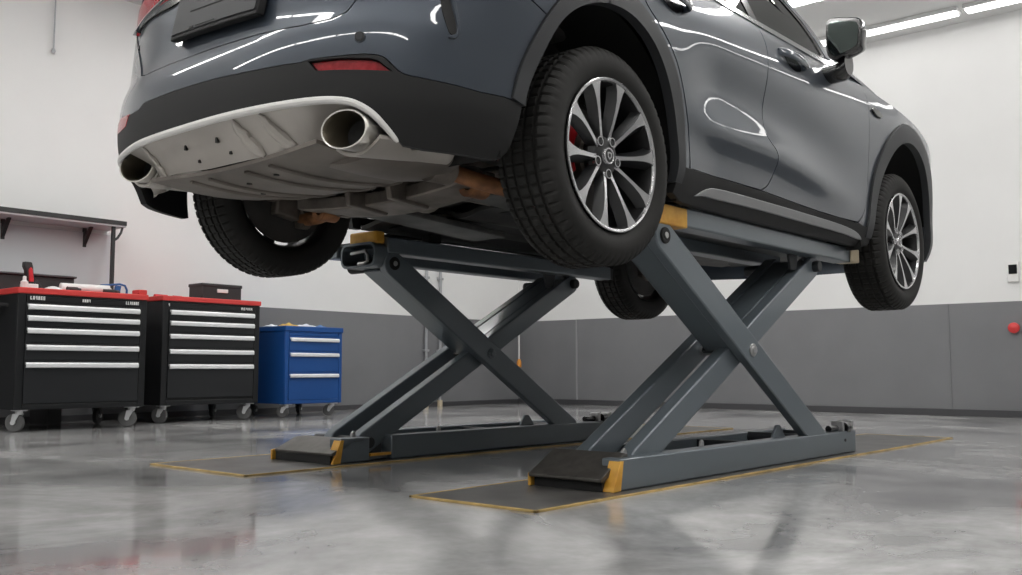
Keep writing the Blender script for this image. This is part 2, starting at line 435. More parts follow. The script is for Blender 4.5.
def glyphs(parent, x, z, w, h, y, n, seed, name='badge'):
    """small unreadable pale lettering printed on a cabinet front"""
    rr = random.Random(seed); mb = MB(); cw = w / n
    for k in range(n):
        a = x + k * cw; b = a + cw * .72
        t = h * .22
        kind = rr.randrange(4)
        if kind in (0, 1, 3): mb.box(a, a + t, y - .0012, y, z, z + h)
        if kind in (0, 2): mb.box(b - t, b, y - .0012, y, z, z + h)
        if kind in (0, 2, 3): mb.box(a, b, y - .0014, y, z + h - t, z + h)
        if kind in (1, 3): mb.box(a, b, y - .0014, y, z, z + t)
        if kind in (0, 2, 3): mb.box(a, b, y - .0016, y, z + h * .4, z + h * .4 + t)
    return mb.build(name, 'white', parent)

def cabinet(root, x0, x1, yf, depth, z0, ztop, top_t, handles, bottom, body_m, drawer_m, top_m, post, r, hh=.036, top_over=.008):
    yb = yf + depth
    mb = MB()
    mb.box(x0, x1, yf + .012, yb, z0, ztop - top_t)
    for a, b in ((x0, x0 + post), (x1 - post, x1)): mb.box(a, b, yf, yf + .014, z0, ztop - top_t)
    mb.box(x0 + post, x1 - post, yf, yf + .014, z0, z0 + .035)
    mb.box(x0 + post, x1 - post, yf, yf + .014, ztop - top_t - .012, ztop - top_t)
    mb.build('body', body_m, root, bevel=.004)
    tb = MB()
    tb.box(x0 - top_over, x1 + top_over, yf - top_over, yb + top_over, ztop - top_t, ztop)
    tb.build('top', top_m, root, bevel=.006)
    a, b = x0 + post + .004, x1 - post - .004
    tops = [ztop - top_t - .016] + [None] * len(handles)
    edges = []
    for i, hz in enumerate(handles):
        edges.append(hz + .030)
    zt = edges + [bottom]
    for i, hz in enumerate(handles):
        lo = zt[i + 1] + .004 if i < len(handles) - 1 else bottom
        d = MB(); d.box(a, b, yf - .002, yf + .012, lo, zt[i])
        dr = d.build('drawer', drawer_m, root, bevel=.002)
        h = MB()
        prof = [(yf - .002, hz + hh / 2), (yf - .016, hz + hh / 2), (yf - .024, hz + hh * .2), (yf - .024, hz - hh * .35), (yf - .018, hz - hh / 2), (yf - .010, hz - hh / 2), (yf - .014, hz - hh * .1), (yf - .002, hz + hh * .12)]
        h.prism(prof, a + .006, b - .006, 'X')
        h.build('handle', 'handle_silver', dr, bevel=.0015)
    p = MB(); p.box(a, b, yf + .001, yf + .012, zt[0] + .004, ztop - top_t - .014)
    p.build('header_panel', body_m, root, bevel=.0015)
    caster(root, x0 + .06, yf + .06, z0, r, True, 2.2)
    caster(root, x1 - .06, yf + .06, z0, r, True, 2.5)
    caster(root, x0 + .06, yb - .06, z0, r, False, .5)
    caster(root, x1 - .06, yb - .06, z0, r, False, .7)

t = thing('tool_cabinet', (.61, 4.17, 0), 'black rolling tool cabinet with cluttered red top, under the steel shelf', 'tool cabinet', 'black rolling tool cabinets')
cabinet(t, .155, 1.045, 3.86, .64, .145, .94, .04, [.815, .740, .658, .549, .434], .185, 'chest_black', 'chest_drawer', 'chest_red', .05, .062)
glyphs(t, .23, .862, .10, .024, 3.859, 6, 1)
glyphs(t, .575, .862, .06, .020, 3.859, 4, 2)
glyphs(t, .885, .862, .10, .022, 3.859, 7, 3)
mb = MB(); mb.tube([(.155, 4.02, .83), (.112, 4.02, .83), (.105, 4.06, .83), (.105, 4.34, .83), (.112, 4.38, .83), (.155, 4.38, .83)], .012, 10)
mb.build('push_handle', 'steel_black', t)
mb = MB(); mb.box(.985, 1.05, 3.87, 3.97, .94, .975)
tag(mb.build('red_block', 'chest_red', origin=(1.017, 3.92, .94), bevel=.006), 'small red block on the front corner of the cluttered cabinet top', 'block')
t = thing('tool_cabinet', (1.745, 4.43, 0), 'black rolling tool cabinet with red top carrying a black case', 'tool cabinet', 'black rolling tool cabinets')
cabinet(t, 1.315, 2.18, 4.12, .64, .135, .965, .038, [.840, .757, .657, .541, .428], .19, 'chest_black', 'chest_drawer', 'chest_red', .05, .060)
glyphs(t, 1.36, .885, .015, .022, 4.119, 1, 5)
glyphs(t, 2.00, .885, .11, .020, 4.119, 5, 6)
t = thing('tool_cabinet', (2.745, 4.42, 0), 'low blue rolling tool cabinet with three drawers', 'tool cabinet')
cabinet(t, 2.44, 3.05, 4.12, .60, .115, .775, .045, [.660, .531, .352], .150, 'chest_blue', 'chest_blue', 'chest_blue', .036, .050, .032)

# ---- things lying on the cabinets
def top_thing(name, mbs, loc, label, cat, group=None):
    if len(mbs) == 1 and mbs[0][0] is None:
        o = mbs[0][1].build(name, mbs[0][2], origin=loc, bevel=mbs[0][3])
        return tag(o, label, cat, group)
    t = thing(name, loc, label, cat, group)
    for n, mb, m, bv in mbs: mb.build(n, m, t, bevel=bv)
    return t
# cordless tool standing on its battery
a = MB(); a.prism([(.305, .985), (.355, .985), (.345, 1.10), (.335, 1.135), (.285, 1.135), (.285, 1.10), (.298, 1.075)], 4.10, 4.15, 'Y')
b = MB(); b.prism([(.318, 1.0), (.350, 1.0), (.338, 1.085), (.325, 1.10), (.312, 1.08)], 4.092, 4.158, 'Y')
c = MB(); c.box(.285, .375, 4.08, 4.17, .94, .985)
d = MB(); d.prism([(.355, .99), (.375, 1.02), (.43, .94), (.40, .94)], 4.11, 4.14, 'Y')
top_thing('cordless_drill', [('drill_body', a, 'steel_black', .008), ('grip_panel', b, 'tool_red', .006), ('battery', c, 'white', .006), ('stand_arm', d, 'steel_black', .003)], (.33, 4.12, .94), 'upright black and red power tool standing on cluttered red cabinet top', 'power tool')
a = MB(); a.lathe([(0, 0), (0, .022), (.05, .024), (.06, .012), (.085, .011), (.09, 0)], (.255, 4.02, .94), 'Z', 20)
top_thing('spray_bottle', [('bottle', a, 'white', 0)], (.255, 4.02, .94), 'small white bottle beside the upright black and red tool', 'bottle')
a = MB(); a.cyl((.53, 4.10, .974), (.86, 4.06, .974), .032, 24); a.cyl((.86, 4.06, .974), (.875, 4.058, .974), .012, 16)
top_thing('paper_roll', [(None, a, 'white', .003)], (.7, 4.08, .94), 'long white roll lying along the red cabinet top', 'roll')
a = MB(); a.grid(lambda u, v: (.37 + .15 * u, 3.98 + .13 * v, .945 + .03 * math.sin(3.1 * u) * (0.6 + .4 * math.sin(9 * u + 5 * v)) * math.sin(3.14 * v) ** .5 if 0 < v < 1 else .943), 18, 10, (0, 0, -.003))
top_thing('wiping_cloth', [(None, a, 'white', 0)], (.44, 4.04, .94), 'crumpled white cloth on red cabinet top near the black and red tool', 'cloth')
for (x, y, l, ang, lab) in ((.545, 3.95, .08, .2, 'black socket tool in front of the white roll beside the crumpled cloth'), (.80, 3.95, .07, -.3, 'black socket tool in front of the far end of the white roll'), (.865, 3.97, .05, .5, 'short black socket tool beside the blue carry frame')):
    a = MB(); dx, dy = l / 2 * math.cos(ang), l / 2 * math.sin(ang)
    a.cyl((x - dx, y - dy, .955), (x + dx, y + dy, .955), .015, 16); a.cyl((x + dx, y + dy, .955), (x + dx * 1.6, y + dy * 1.6, .955), .010, 12)
    top_thing('socket_tool', [(None, a, 'steel_black', .001)], (x, y, .94), lab, 'hand tool', 'socket tools')
# blue carry frame
a = MB(); a.prism([(.90, .94), (.985, .94), (.975, .99), (.955, 1.022), (.915, 1.022), (.905, .99)], 4.15, 4.20, 'Y')
b = MB(); b.tube([(.92, 4.175, 1.015), (.99, 4.175, 1.022), (1.05, 4.16, 1.03), (1.085, 4.15, 1.02), (1.10, 4.15, .99), (1.10, 4.15, .945)], .008, 10)
c = MB(); c.prism([(1.01, .94), (1.045, .94), (1.06, 1.018), (1.02, 1.018)], 4.15, 4.18, 'Y')
t = top_thing('carry_frame', [('block', a, 'tool_blue', .005), ('bow', b, 'tool_blue', 0), ('upright', c, 'tool_blue', .004)], (1.0, 4.17, .94), 'blue frame tool with a curved bow on the corner of red cabinet top', 'hand tool')
for o in [x for x in SC.objects if x.parent == t]: o.location.x -= .06
# red tools and black case on second cabinet
for (x, y, l, lab) in ((1.47, 4.42, .12, 'red handled tool lying behind the rim of the case cabinet, the longer one'), (1.63, 4.45, .09, 'short red handled tool lying beside the black case')):
    a = MB(); a.cyl((x - l / 2, y, .982), (x + l / 2, y + .02, .982), .015, 14)
    b = MB(); b.cyl((x + l / 2, y + .02, .982), (x + l / 2 + .05, y + .03, .976), .010, 12)
    top_thing('screwdriver', [('grip', a, 'tool_red', .003), ('shaft', b, 'steel_black', 0)], (x, y, .965), lab, 'hand tool', 'red handled tools')
a = MB(); a.box(1.79, 2.16, 4.36, 4.56, .965, 1.10)
b = MB(); b.box(1.785, 2.165, 4.355, 4.565, 1.08, 1.108)
c = MB(); c.box(1.925, 2.025, 4.348, 4.36, 1.035, 1.065)
t = top_thing('tool_case', [('case_body', a, 'steel_black', .008), ('lid', b, 'steel_black', .006), ('latch', c, 'white', .004)], (1.97, 4.46, .965), 'black tool case with pale latch on red topped cabinet', 'case')
for (x, y, w, d, h, m, lab) in ((2.60, 4.30, .16, .14, .035, 'cloth_yellow', 'yellow cloth heap on blue cabinet'), (2.77, 4.28, .17, .14, .030, 'cloth_white', 'pale cloth heap on blue cabinet between yellow and blue cloths'), (2.95, 4.32, .12, .14, .026, 'cloth_blue', 'blue cloth heap on blue cabinet top'), (2.49, 4.40, .10, .14, .02, 'cloth_white', 'flat pale cloth at the edge of blue cabinet beside yellow cloth')):
    ph = x * 17
    a = MB(); a.grid(lambda u, v: (x + w * (u - .5) * (1 + .15 * math.sin(7 * v + ph)), y + d * (v - .5) * (1 + .15 * math.sin(6 * u + ph)), .777 + h * (max(0, math.sin(math.pi * u) * math.sin(math.pi * v)) ** .6) * (.75 + .35 * math.sin(11 * u + ph) * math.cos(9 * v + ph))), 18, 14, (0, 0, -.0015))
    top_thing('cloth', [(None, a, m, 0)], (x, y, .775), lab, 'cloth', 'cloths on the blue cabinet')

# ------------------------------------------------------------------ floor plates and scissor lifts
def floor_plate(y0, y1, label):
    t = thing('floor_plate', (1.6, (y0 + y1) / 2, 0), label, 'floor plate')
    MB().box(-.325, 3.53, y0 + .012, y1 - .012, 0, .006).build('sheet', 'mat', t, bevel=.001)
    for a in ((-.34, 3.545, y0, y0 + .012), (-.34, 3.545, y1 - .012, y1), (-.34, -.327, y0, y1), (3.53, 3.545, y0, y1)):
        MB().box(a[0], a[1], a[2], a[3], 0, .007).build('edge_strip', 'edge_yellow', t, bevel=.001)
floor_plate(-.86, -.34, 'thin dark floor plate with yellow edge under the lift below the visible flank')
floor_plate(.56, 1.26, 'wide thin dark floor plate with yellow edge under the lift closer to the tool cabinets')

def arm_prism(mb, p, q, hw, y0, y1, ext=.0, n=8, round_p=True, round_q=True):
    """flat arm in the xz plane from p to q with half width hw and rounded ends, y0..y1 thick"""
    p, q = Vector(p), Vector(q); d = (q - p).normalized(); s = Vector((-d.y, d.x))
    poly = []
    a0 = math.atan2(d.y, d.x)
    for k in range(n + 1):
        t = a0 - math.pi / 2 + math.pi * k / n
        poly.append(q + Vector((math.cos(t), math.sin(t))) * hw)
    for k in range(n + 1):
        t = a0 + math.pi / 2 + math.pi * k / n
        poly.append(p + Vector((math.cos(t), math.sin(t))) * hw)
    mb.prism([(v.x, v.y) for v in poly], y0, y1, 'Y')

def scissor_lift(yo, label, near):
    """yo: y of the face towards the viewer; unit reaches to yo + 0.47"""
    t = thing('scissor_lift', (1.2, yo + .23, .006), label, 'car lift')
    zb = .007
    # base: two channel rails and cross plates
    mb = MB()
    if near: mb.box(.172, 2.205, yo, yo + .075, zb, .112)
    else: mb.box(.172, .335, yo, yo + .075, zb, .112); mb.box(.465, 2.205, yo, yo + .075, zb, .112); mb.box(.33, .47, yo + .03, yo + .075, zb, .03)
    mb.build('base_rail', 'lift', t, bevel=.006)
    mb = MB(); mb.box(.50, 2.205, yo + .36, yo + .43, zb, .108); mb.build('base_rail', 'lift', t, bevel=.006)
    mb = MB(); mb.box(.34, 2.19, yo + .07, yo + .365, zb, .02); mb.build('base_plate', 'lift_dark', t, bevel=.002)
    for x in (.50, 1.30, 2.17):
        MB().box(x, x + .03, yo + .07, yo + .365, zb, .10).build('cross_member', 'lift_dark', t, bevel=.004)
    # ramp flap at the rear
    mb = MB()
    y0, y1 = (yo + .03, yo + .335) if near else (yo, yo + .40)
    mb.prism([(.104, .040), (.104, .050), (.245, .126), (.262, .122), (.262, .112), (.12, .036)] if near else [(.125, .042), (.125, .052), (.235, .100), (.30, .104), (.30, .094), (.235, .090), (.14, .042)], y0, y1, 'Y')
    mb.build('ramp_flap', 'flap', t, bevel=.002)
    MB().box(.125, .30, y0 + .01, y1 - .01, zb, .042).build('ramp_box', 'black', t)
    MB().prism([(.110, zb), (.135, zb), (.15, .055), (.110, .050)], y1 - .004, y1 + .008, 'Y').build('flap_end', 'yellow', t, bevel=.002)
    MB().prism([(.128, zb), (.172, zb), (.19, .105), (.172, .105)], yo - .003, yo + .045, 'Y').build('flap_end', 'yellow', t, bevel=.002)
    if not near:
        MB().box(.34, .46, yo - .002, yo + .02, .028, .040).build('warning_strip', 'yellow', t, bevel=.001)
    # arms
    A0, A1 = (.47, .885), (1.80, .085)
    B0, B1 = (.36, .085), (1.88, .890)
    mb = MB(); arm_prism(mb, A0, A1, .058, yo + .002, yo + .046); mb.build('scissor_arm', 'lift', t, bevel=.006)
    # upper boxed half of the first arm
    d = (Vector(A1) - Vector(A0)).normalized(); nrm = Vector((d.y, -d.x))
    if nrm.y < 0: nrm = -nrm
    u0, u1 = Vector(A0) + d * (-.02), Vector(A0) + d * .70
    lo = lambda p, s: (p.x + nrm.x * s, p.y + nrm.y * s)
    mb = MB(); mb.prism([lo(u0, -.050), lo(u1, -.050), lo(u1, -.036), lo(u0, -.036)], yo + .05, yo + .165, 'Y')
    mb.prism([lo(u0, .036), lo(u1, .036), lo(u1, .050), lo(u0, .050)], yo + .05, yo + .165, 'Y')
    mb.prism([lo(u0, -.050), lo(u1, -.050), lo(u1, .050), lo(u0, .050)], yo + .152, yo + .166, 'Y')
    mb.build('arm_box', 'lift', t, bevel=.004)
    mb = MB(); e = Vector(A0) + d * .705
    mb.prism([lo(e, -.047), lo(e + d * .02, -.047), lo(e + d * .02, .03), lo(e, .03)], yo + .046, yo + .19, 'Y')
    mb.build('cross_bar', 'lift_dark', t, bevel=.004)
    for ya in (yo + .050, yo + .235):
        mb = MB(); arm_prism(mb, B0, B1, .050, ya, ya + .058); mb.build('scissor_arm', 'lift', t, bevel=.006)
    db = (Vector(B1) - Vector(B0)).normalized(); nb = Vector((-db.y, db.x))
    b0, b1 = Vector(B0) + db * .90, Vector(B1) + db * -.03
    q4 = [b0 + nb * .030, b1 + nb * .030, b1 + nb * .048, b0 + nb * .048]
    MB().prism([(v.x, v.y) for v in q4], yo + .112, yo + .232, 'Y').build('arm_plate', 'lift', t, bevel=.003)
    # pivots
    c = (Vector(A0) + Vector(A1)) / 2
    MB().cyl((c.x, yo - .004, c.y), (c.x, yo + .30, c.y), .022, 24).build('pivot_shaft', 'satin', t, bevel=.002)
    mb = MB(); mb.cyl((c.x, yo - .013, c.y), (c.x, yo + .002, c.y), .018, 6); mb.cyl((c.x, yo - .005, c.y), (c.x, yo + .003, c.y), .027, 24)
    mb.build('pivot_bolt', 'satin' if near else 'lift', t, bevel=.002)
    MB().cyl((A0[0], yo - .006, A0[1]), (A0[0], yo + .30, A0[1]), .030, 20).build('upper_shaft', 'black', t, bevel=.003)
    MB().cyl((A0[0], yo - .009, A0[1]), (A0[0], yo - .004, A0[1]), .012, 14).build('shaft_pin', 'satin', t, bevel=.001)
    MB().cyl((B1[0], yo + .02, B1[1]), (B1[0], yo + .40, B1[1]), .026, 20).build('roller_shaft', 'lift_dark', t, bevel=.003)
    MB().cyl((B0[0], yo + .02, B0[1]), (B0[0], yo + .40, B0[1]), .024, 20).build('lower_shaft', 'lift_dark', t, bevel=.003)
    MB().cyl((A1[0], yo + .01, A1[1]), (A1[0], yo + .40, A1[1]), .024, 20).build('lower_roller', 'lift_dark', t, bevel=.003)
    # foot brackets and little hinge clips
    for x in (.30, .45, .83):
        mb = MB(); mb.prism([(x - .016, .10), (x + .016, .10), (x + .010, .130), (x, .138), (x - .010, .130)], yo + .066, yo + .076, 'Y')
        mb.build('clip', 'satin', t, bevel=.002)
    mb = MB(); mb.prism([(1.42, .10), (1.56, .10), (1.50, .165), (1.47, .165)], yo + .06, yo + .074, 'Y'); mb.build('gusset', 'lift', t, bevel=.003)
    mb = MB(); mb.cyl((1.97, yo + .04, .125), (2.16, yo + .04, .125), .016, 12); mb.cyl((2.10, yo + .02, .125), (2.14, yo + .02, .125), .028, 14)
    mb.build('guide_rod', 'black_gloss', t, bevel=.002)
    for x in (2.06, 2.17):
        MB().box(x, x + .022, yo + .005, yo + .065, .108, .158).build('rod_holder', 'satin', t, bevel=.003)
    MB().cyl((2.07, yo - .004, .07), (2.07, yo + .01, .07), .007, 10).build('bolt', 'lift_dark', t)
    # platform: two channel rails, deck, rear cap and front pad
    px0, px1 = (.50, 2.19) if near else (.43, 2.19)
    for ya, yb in ((yo, yo + .085), (yo + .36, yo + .44)):
        mb = MB(); mb.box(px0, px1, ya, yb, .932, 1.006); mb.build('platform_rail', 'lift', t, bevel=.007)
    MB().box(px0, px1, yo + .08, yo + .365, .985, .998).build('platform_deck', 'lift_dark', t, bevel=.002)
    for x in (1.70, 1.86):
        MB().prism([(x - .05, .94), (x + .05, .94), (x + .03, .86), (x - .03, .86)], yo + .07, yo + .083, 'Y').build('roller_bracket', 'lift_dark', t, bevel=.003)
    if near:
        mb = MB(); mb.box(.41, .625, yo - .004, yo + .21, .926, 1.000); mb.build('yellow_cap', 'yellow', t, bevel=.006)
        for x in (.58, .68, .74):
            MB().box(x, x + .045, yo + .02, yo + .06, 1.005, 1.022).build('hinge', 'satin', t, bevel=.003)
    else:
        mb = MB(); mb.prism([(yo + .02, .972), (yo + .20, .972), (yo + .20, 1.030), (yo + .02, 1.030)], .37, .43, 'X'); mb.build('yellow_cap', 'yellow', t, bevel=.01)
        # open rounded end of the boxed arm with a hook inside
        def ring(x, g):
            y0, y1, z0, z1, r = yo + .005 + g, yo + .24 - g, .865 + g, .978 - g, .038 - g * .6
            pts = []
            for cy, cz, a in ((y1 - r, z1 - r, 0), (y0 + r, z1 - r, 90), (y0 + r, z0 + r, 180), (y1 - r, z0 + r, 270)):
                for k in range(6):
                    t_ = math.radians(a + 18 * k); pts.append((x, cy + r * math.cos(t_), cz + r * math.sin(t_)))
            return pts
        mb = MB(); rings = [ring(.50, 0), ring(.355, 0), ring(.355, .010), ring(.48, .010)]
        n = len(rings[0]); vs = sum(rings, [])
        fs = [(i * n + k, i * n + (k + 1) % n, (i + 1) * n + (k + 1) % n, (i + 1) * n + k) for i in range(3) for k in range(n)]
        fs.append(tuple(3 * n + k for k in range(n)))
        mb.add(vs, fs); mb.build('arm_sleeve', 'lift', t)
        mb = MB(); yy = yo + .12; mb.tube([(.375, yy + .07, .935), (.375, yy - .03, .942), (.375, yy - .045, .92), (.375, yy - .045, .895), (.375, yy - .02, .885), (.375, yy + .02, .885)], .008, 8)
        mb.build('hook', 'satin', t)
    # rubber lifting blocks on the deck
    for x in (.85, 1.95):
        MB().box(x - .06, x + .06, yo + .15, yo + .33, .996, 1.016).build('lifting_block', 'black', t, bevel=.008)
    mb = MB(); mb.box(2.19, 2.215, yo + .004, yo + .08, .936, 1.0); mb.build('end_plate', 'lift_dark', t, bevel=.003)
    if not near: return t
    mb = MB(); mb.box(2.215, 2.32, yo - .002, yo + .10, .940, 1.008); mb.build('end_pad', 'tan', t, bevel=.006)
    MB().cyl((2.22, yo + .045, 1.0), (2.22, yo + .045, 1.045), .022, 16).build('pad_knob', 'yellow', t, bevel=.006)
    return t
scissor_lift(-.80, 'blue-grey scissor lift with orange rear cap under the visible flank of the car', True)
scissor_lift(.625, 'dark grey scissor lift with open arm sleeve, the one closer to the tool cabinets', False)

# ------------------------------------------------------------------ car body surface
def _sm(a,b,x):
    t=max(0.,min(1.,(x-a)/(b-a))); return t*t*(3-2*t)
def _lin(tab,x):
    # smooth (monotone-ish cubic) table lookup
    n=len(tab)
    if x<=tab[0][0]: return tab[0][1]
    if x>=tab[-1][0]: return tab[-1][1]
    for i in range(n-1):
        if x<=tab[i+1][0]: break
    x0,y0=tab[i]; x1,y1=tab[i+1]; h=x1-x0
    def sl(j):
        if j<=0 or j>=n-1: 
            k=min(max(j,0),n-2); return (tab[k+1][1]-tab[k][1])/(tab[k+1][0]-tab[k][0])
        return (tab[j+1][1]-tab[j-1][1])/(tab[j+1][0]-tab[j-1][0])
    m0,m1=sl(i),sl(i+1); t=(x-x0)/h
    return (2*t**3-3*t*t+1)*y0+(t**3-2*t*t+t)*h*m0+(-2*t**3+3*t*t)*y1+(t**3-t*t)*h*m1
PLAN=[(-.945,.3),(-.955,0),(-.945,-.3),(-.905,-.5),(-.835,-.66),(-.725,-.785),(-.57,-.868),(-.37,-.91),(0,-.925),(.5,-.905),(1.2,-.905),(2.0,-.905),(2.4,-.915),(2.7,-.928),(3.0,-.922),(3.25,-.885),(3.45,-.77),(3.58,-.5),(3.63,-.25),(3.645,0),(3.63,.25)]
def _plan():
    pts=[]
    for i in range(1,len(PLAN)-2):
        p0,p1,p2,p3=PLAN[i-1],PLAN[i],PLAN[i+1],PLAN[i+2]
        for k in range(40):
            t=k/40.
            pts.append(tuple(.5*((2*b)+(c-a)*t+(2*a-5*b+4*c-d)*t*t+(-a+3*b-3*c+d)*t**3) for a,b,c,d in zip(p0,p1,p2,p3)))
    pts.append(PLAN[-2])
    S=[0.]
    for a,b in zip(pts,pts[1:]): S.append(S[-1]+math.dist(a,b))
    return pts,S
_PP,_SS=_plan()
SMAX=_SS[-1]
def _base(s):
    s=max(0.,min(SMAX-1e-6,s))
    i=max(0,min(len(_SS)-2,bisect.bisect_right(_SS,s)-1)); t=(s-_SS[i])/(_SS[i+1]-_SS[i])
    a,b=_PP[i],_PP[i+1]
    return a[0]+(b[0]-a[0])*t,a[1]+(b[1]-a[1])*t
def s_of_x(x):
    # side portion: s for a given X on the flank
    lo,hi=.9,SMAX-.9
    for _ in range(40):
        m=(lo+hi)/2
        if _base(m)[0]<x: lo=m
        else: hi=m
    return lo
SIDE=[(.90,-.16),(.97,-.10),(1.02,-.055),(1.08,-.03),(1.13,-.02),(1.25,-.018),(1.40,-.008),(1.55,.0),(1.68,-.004),(1.78,-.03),(1.86,-.068),(2.0,-.135),(2.2,-.25),(2.38,-.37)]
REAR=[(.90,-.13),(.97,-.06),(1.02,-.04),(1.08,-.016),(1.14,-.004),(1.25,.0),(1.33,-.01),(1.38,-.03),(1.42,-.045),(1.6,-.07),(1.86,-.11),(2.1,-.24)]
FRONT=[(.90,-.2),(1.0,-.08),(1.1,-.02),(1.2,0),(1.4,0),(1.55,-.03),(1.66,-.09),(1.8,-.2)]
def shell(s,z,off=0.):
    sg=1. if s>=0 else -1.
    a=abs(s)
    x,y=_base(a)
    e=.03
    x0,y0=_base(max(a-e,0)); x1,y1=_base(min(a+e,SMAX-1e-5))
    if a<e: tx,ty=0.,-1.
    else:
        tx,ty=x1-x0,y1-y0; l=math.hypot(tx,ty); tx/=l; ty/=l
    nx,ny=ty,-tx   # outward normal
    # along rear centre t=(0,-1): n=(-1,0)
    wr=max(0.,-nx)**2; wf=max(0.,nx)**2; ws=ny*ny
    d=wr*_lin(REAR,z)+wf*_lin(FRONT,z)+ws*_lin(SIDE,z)
    # scooped lower doors and flank waist
    # crease low on the doors: hollow above it, undercut below it
    sc=_sm(.42,.75,x)*(1-_sm(1.45,2.25,x))
    zr=1.295-.06*_sm(1.0,2.0,x)
    t=z-zr
    if t>0: d+=ws*sc*(.011*math.exp(-(t/.06)**2)-.020*math.exp(-((t-.17)/.10)**2))
    else: d+=ws*sc*(.011-.030*(1-math.exp(-(t/.065)**2)))
    if s<0: d-=.030*math.exp(-((z-1.06)/.07)**2)*_sm(-1.15,-.8,s)*(1-_sm(-.5,-.25,s))
    d+=off
    return (x+nx*d,(y+ny*d)*sg,z)

def _inset(poly, g):
    n = len(poly); out = []
    area = sum(poly[i][0] * poly[(i + 1) % n][1] - poly[(i + 1) % n][0] * poly[i][1] for i in range(n))
    sg = 1 if area > 0 else -1
    for i in range(n):
        a, b, c = Vector(poly[i - 1]), Vector(poly[i]), Vector(poly[(i + 1) % n])
        e1, e2 = (b - a), (c - b)
        if e1.length < 1e-7 or e2.length < 1e-7: out.append(tuple(b)); continue
        e1.normalize(); e2.normalize()
        n1, n2 = Vector((-e1.y, e1.x)) * sg, Vector((-e2.y, e2.x)) * sg
        m = n1 + n2
        if m.length < .3: out.append(tuple(b)); continue
        m.normalize(); k = g / max(.5, m.dot(n1))
        out.append(tuple(b + m * k))
    return out
def smooth_line(pts, per=6):
    """centripetal Catmull-Rom through pts (open)"""
    V = [Vector(q) for q in pts]
    V = [V[0] * 2 - V[1]] + V + [V[-1] * 2 - V[-2]]
    out = []
    for i in range(1, len(V) - 2):
        a, b, c, d = V[i - 1:i + 3]
        t0 = 0.0; t1 = t0 + max(1e-4, (b - a).length) ** .5; t2 = t1 + max(1e-4, (c - b).length) ** .5; t3 = t2 + max(1e-4, (d - c).length) ** .5
        for k in range(per):
            t = t1 + (t2 - t1) * k / per
            A1 = a.lerp(b, (t - t0) / (t1 - t0)); A2 = b.lerp(c, (t - t1) / (t2 - t1)); A3 = c.lerp(d, (t - t2) / (t3 - t2))
            B1 = A1.lerp(A2, (t - t0) / (t2 - t0)); B2 = A2.lerp(A3, (t - t1) / (t3 - t1))
            out.append(tuple(B1.lerp(B2, (t - t1) / (t2 - t1))))
    out.append(tuple(pts[-1])); return out
def densify(poly, step):
    out = []; n = len(poly)
    for i in range(n):
        a, b = Vector(poly[i]), Vector(poly[(i + 1) % n])
        k = max(1, int((b - a).length / step))
        out += [tuple(a.lerp(b, j / k)) for j in range(k)]
    return out
def panel(mb, poly, surf, off=0.0, thick=.016, gap=.0025, step=.022, mi=0, edge_in=.0, holes=()):
    """sheet over polygon poly given in surface coordinates (s, z); surf(s, z, off) -> point"""
    if gap: poly = _inset(poly, gap)
    poly = densify(poly, step)
    hs = [densify(h, step) for h in holes]
    xs = [p[0] for p in poly]; ys = [p[1] for p in poly]
    pts = [Vector(p) for p in poly]; n = len(pts); face = [list(range(n))]
    for h in hs:
        face.append([len(pts) + i for i in range(len(h))]); pts += [Vector(p) for p in h]
    bpts = list(pts)
    nx = max(1, int((max(xs) - min(xs)) / step)); ny = max(1, int((max(ys) - min(ys)) / step))
    rings = [poly] + hs
    def inside(x, y, pl):
        c = False; m = len(pl)
        for i in range(m):
            x1, y1 = pl[i]; x2, y2 = pl[(i + 1) % m]
            if (y1 > y) != (y2 > y) and x < (x2 - x1) * (y - y1) / (y2 - y1) + x1: c = not c
        return c
    from mathutils import kdtree
    kd = kdtree.KDTree(len(bpts))
    for i, p in enumerate(bpts): kd.insert((p.x, p.y, 0), i)
    kd.balance()
    for i in range(nx + 1):
        for j in range(ny + 1):
            x = min(xs) + (max(xs) - min(xs)) * i / nx; y = min(ys) + (max(ys) - min(ys)) * j / ny
            if inside(x, y, poly) and not any(inside(x, y, h) for h in hs) and kd.find((x, y, 0))[2] > step * .55:
                pts.append(Vector((x, y)))
    edges = []
    for f in face: edges += [(f[k], f[(k + 1) % len(f)]) for k in range(len(f))]
    V, E_, F, ov, oe, of = geometry.delaunay_2d_cdt(pts, edges, [], 0, 1e-6)
    F = [f for f in F if inside(sum(V[i].x for i in f) / 3, sum(V[i].y for i in f) / 3, poly) and not any(inside(sum(V[i].x for i in f) / 3, sum(V[i].y for i in f) / 3, h) for h in hs)]
    front = [Vector(surf(v.x, v.y, off)) for v in V]
    back = [Vector(surf(v.x, v.y, off - thick)) for v in V]
    m = len(front)
    cnt = {}
    for f in F:
        for a, b in zip(f, f[1:] + f[:1]): cnt[(a, b)] = cnt.get((a, b), 0) + 1
    fs = [tuple(f) for f in F] + [tuple(i + m for i in reversed(f)) for f in F]
    for (a, b) in cnt:
        if (b, a) not in cnt: fs.append((b, a, a + m, b + m))
    mb.add(front + back, fs, mi)
    return mb
def mirror(poly): return [(-s, z) for s, z in reversed(poly)]

# ------------------------------------------------------------------ the car
ZC, WB, RT = 1.086, 2.70, .365
S0, S1 = s_of_x(0.0), s_of_x(WB)
car = thing('car', (1.3, 0, .72), 'slate grey sport utility car raised on the two scissor lifts', 'car')
def part(name, mb, m, **k): return mb.build(name, m, car, **k)

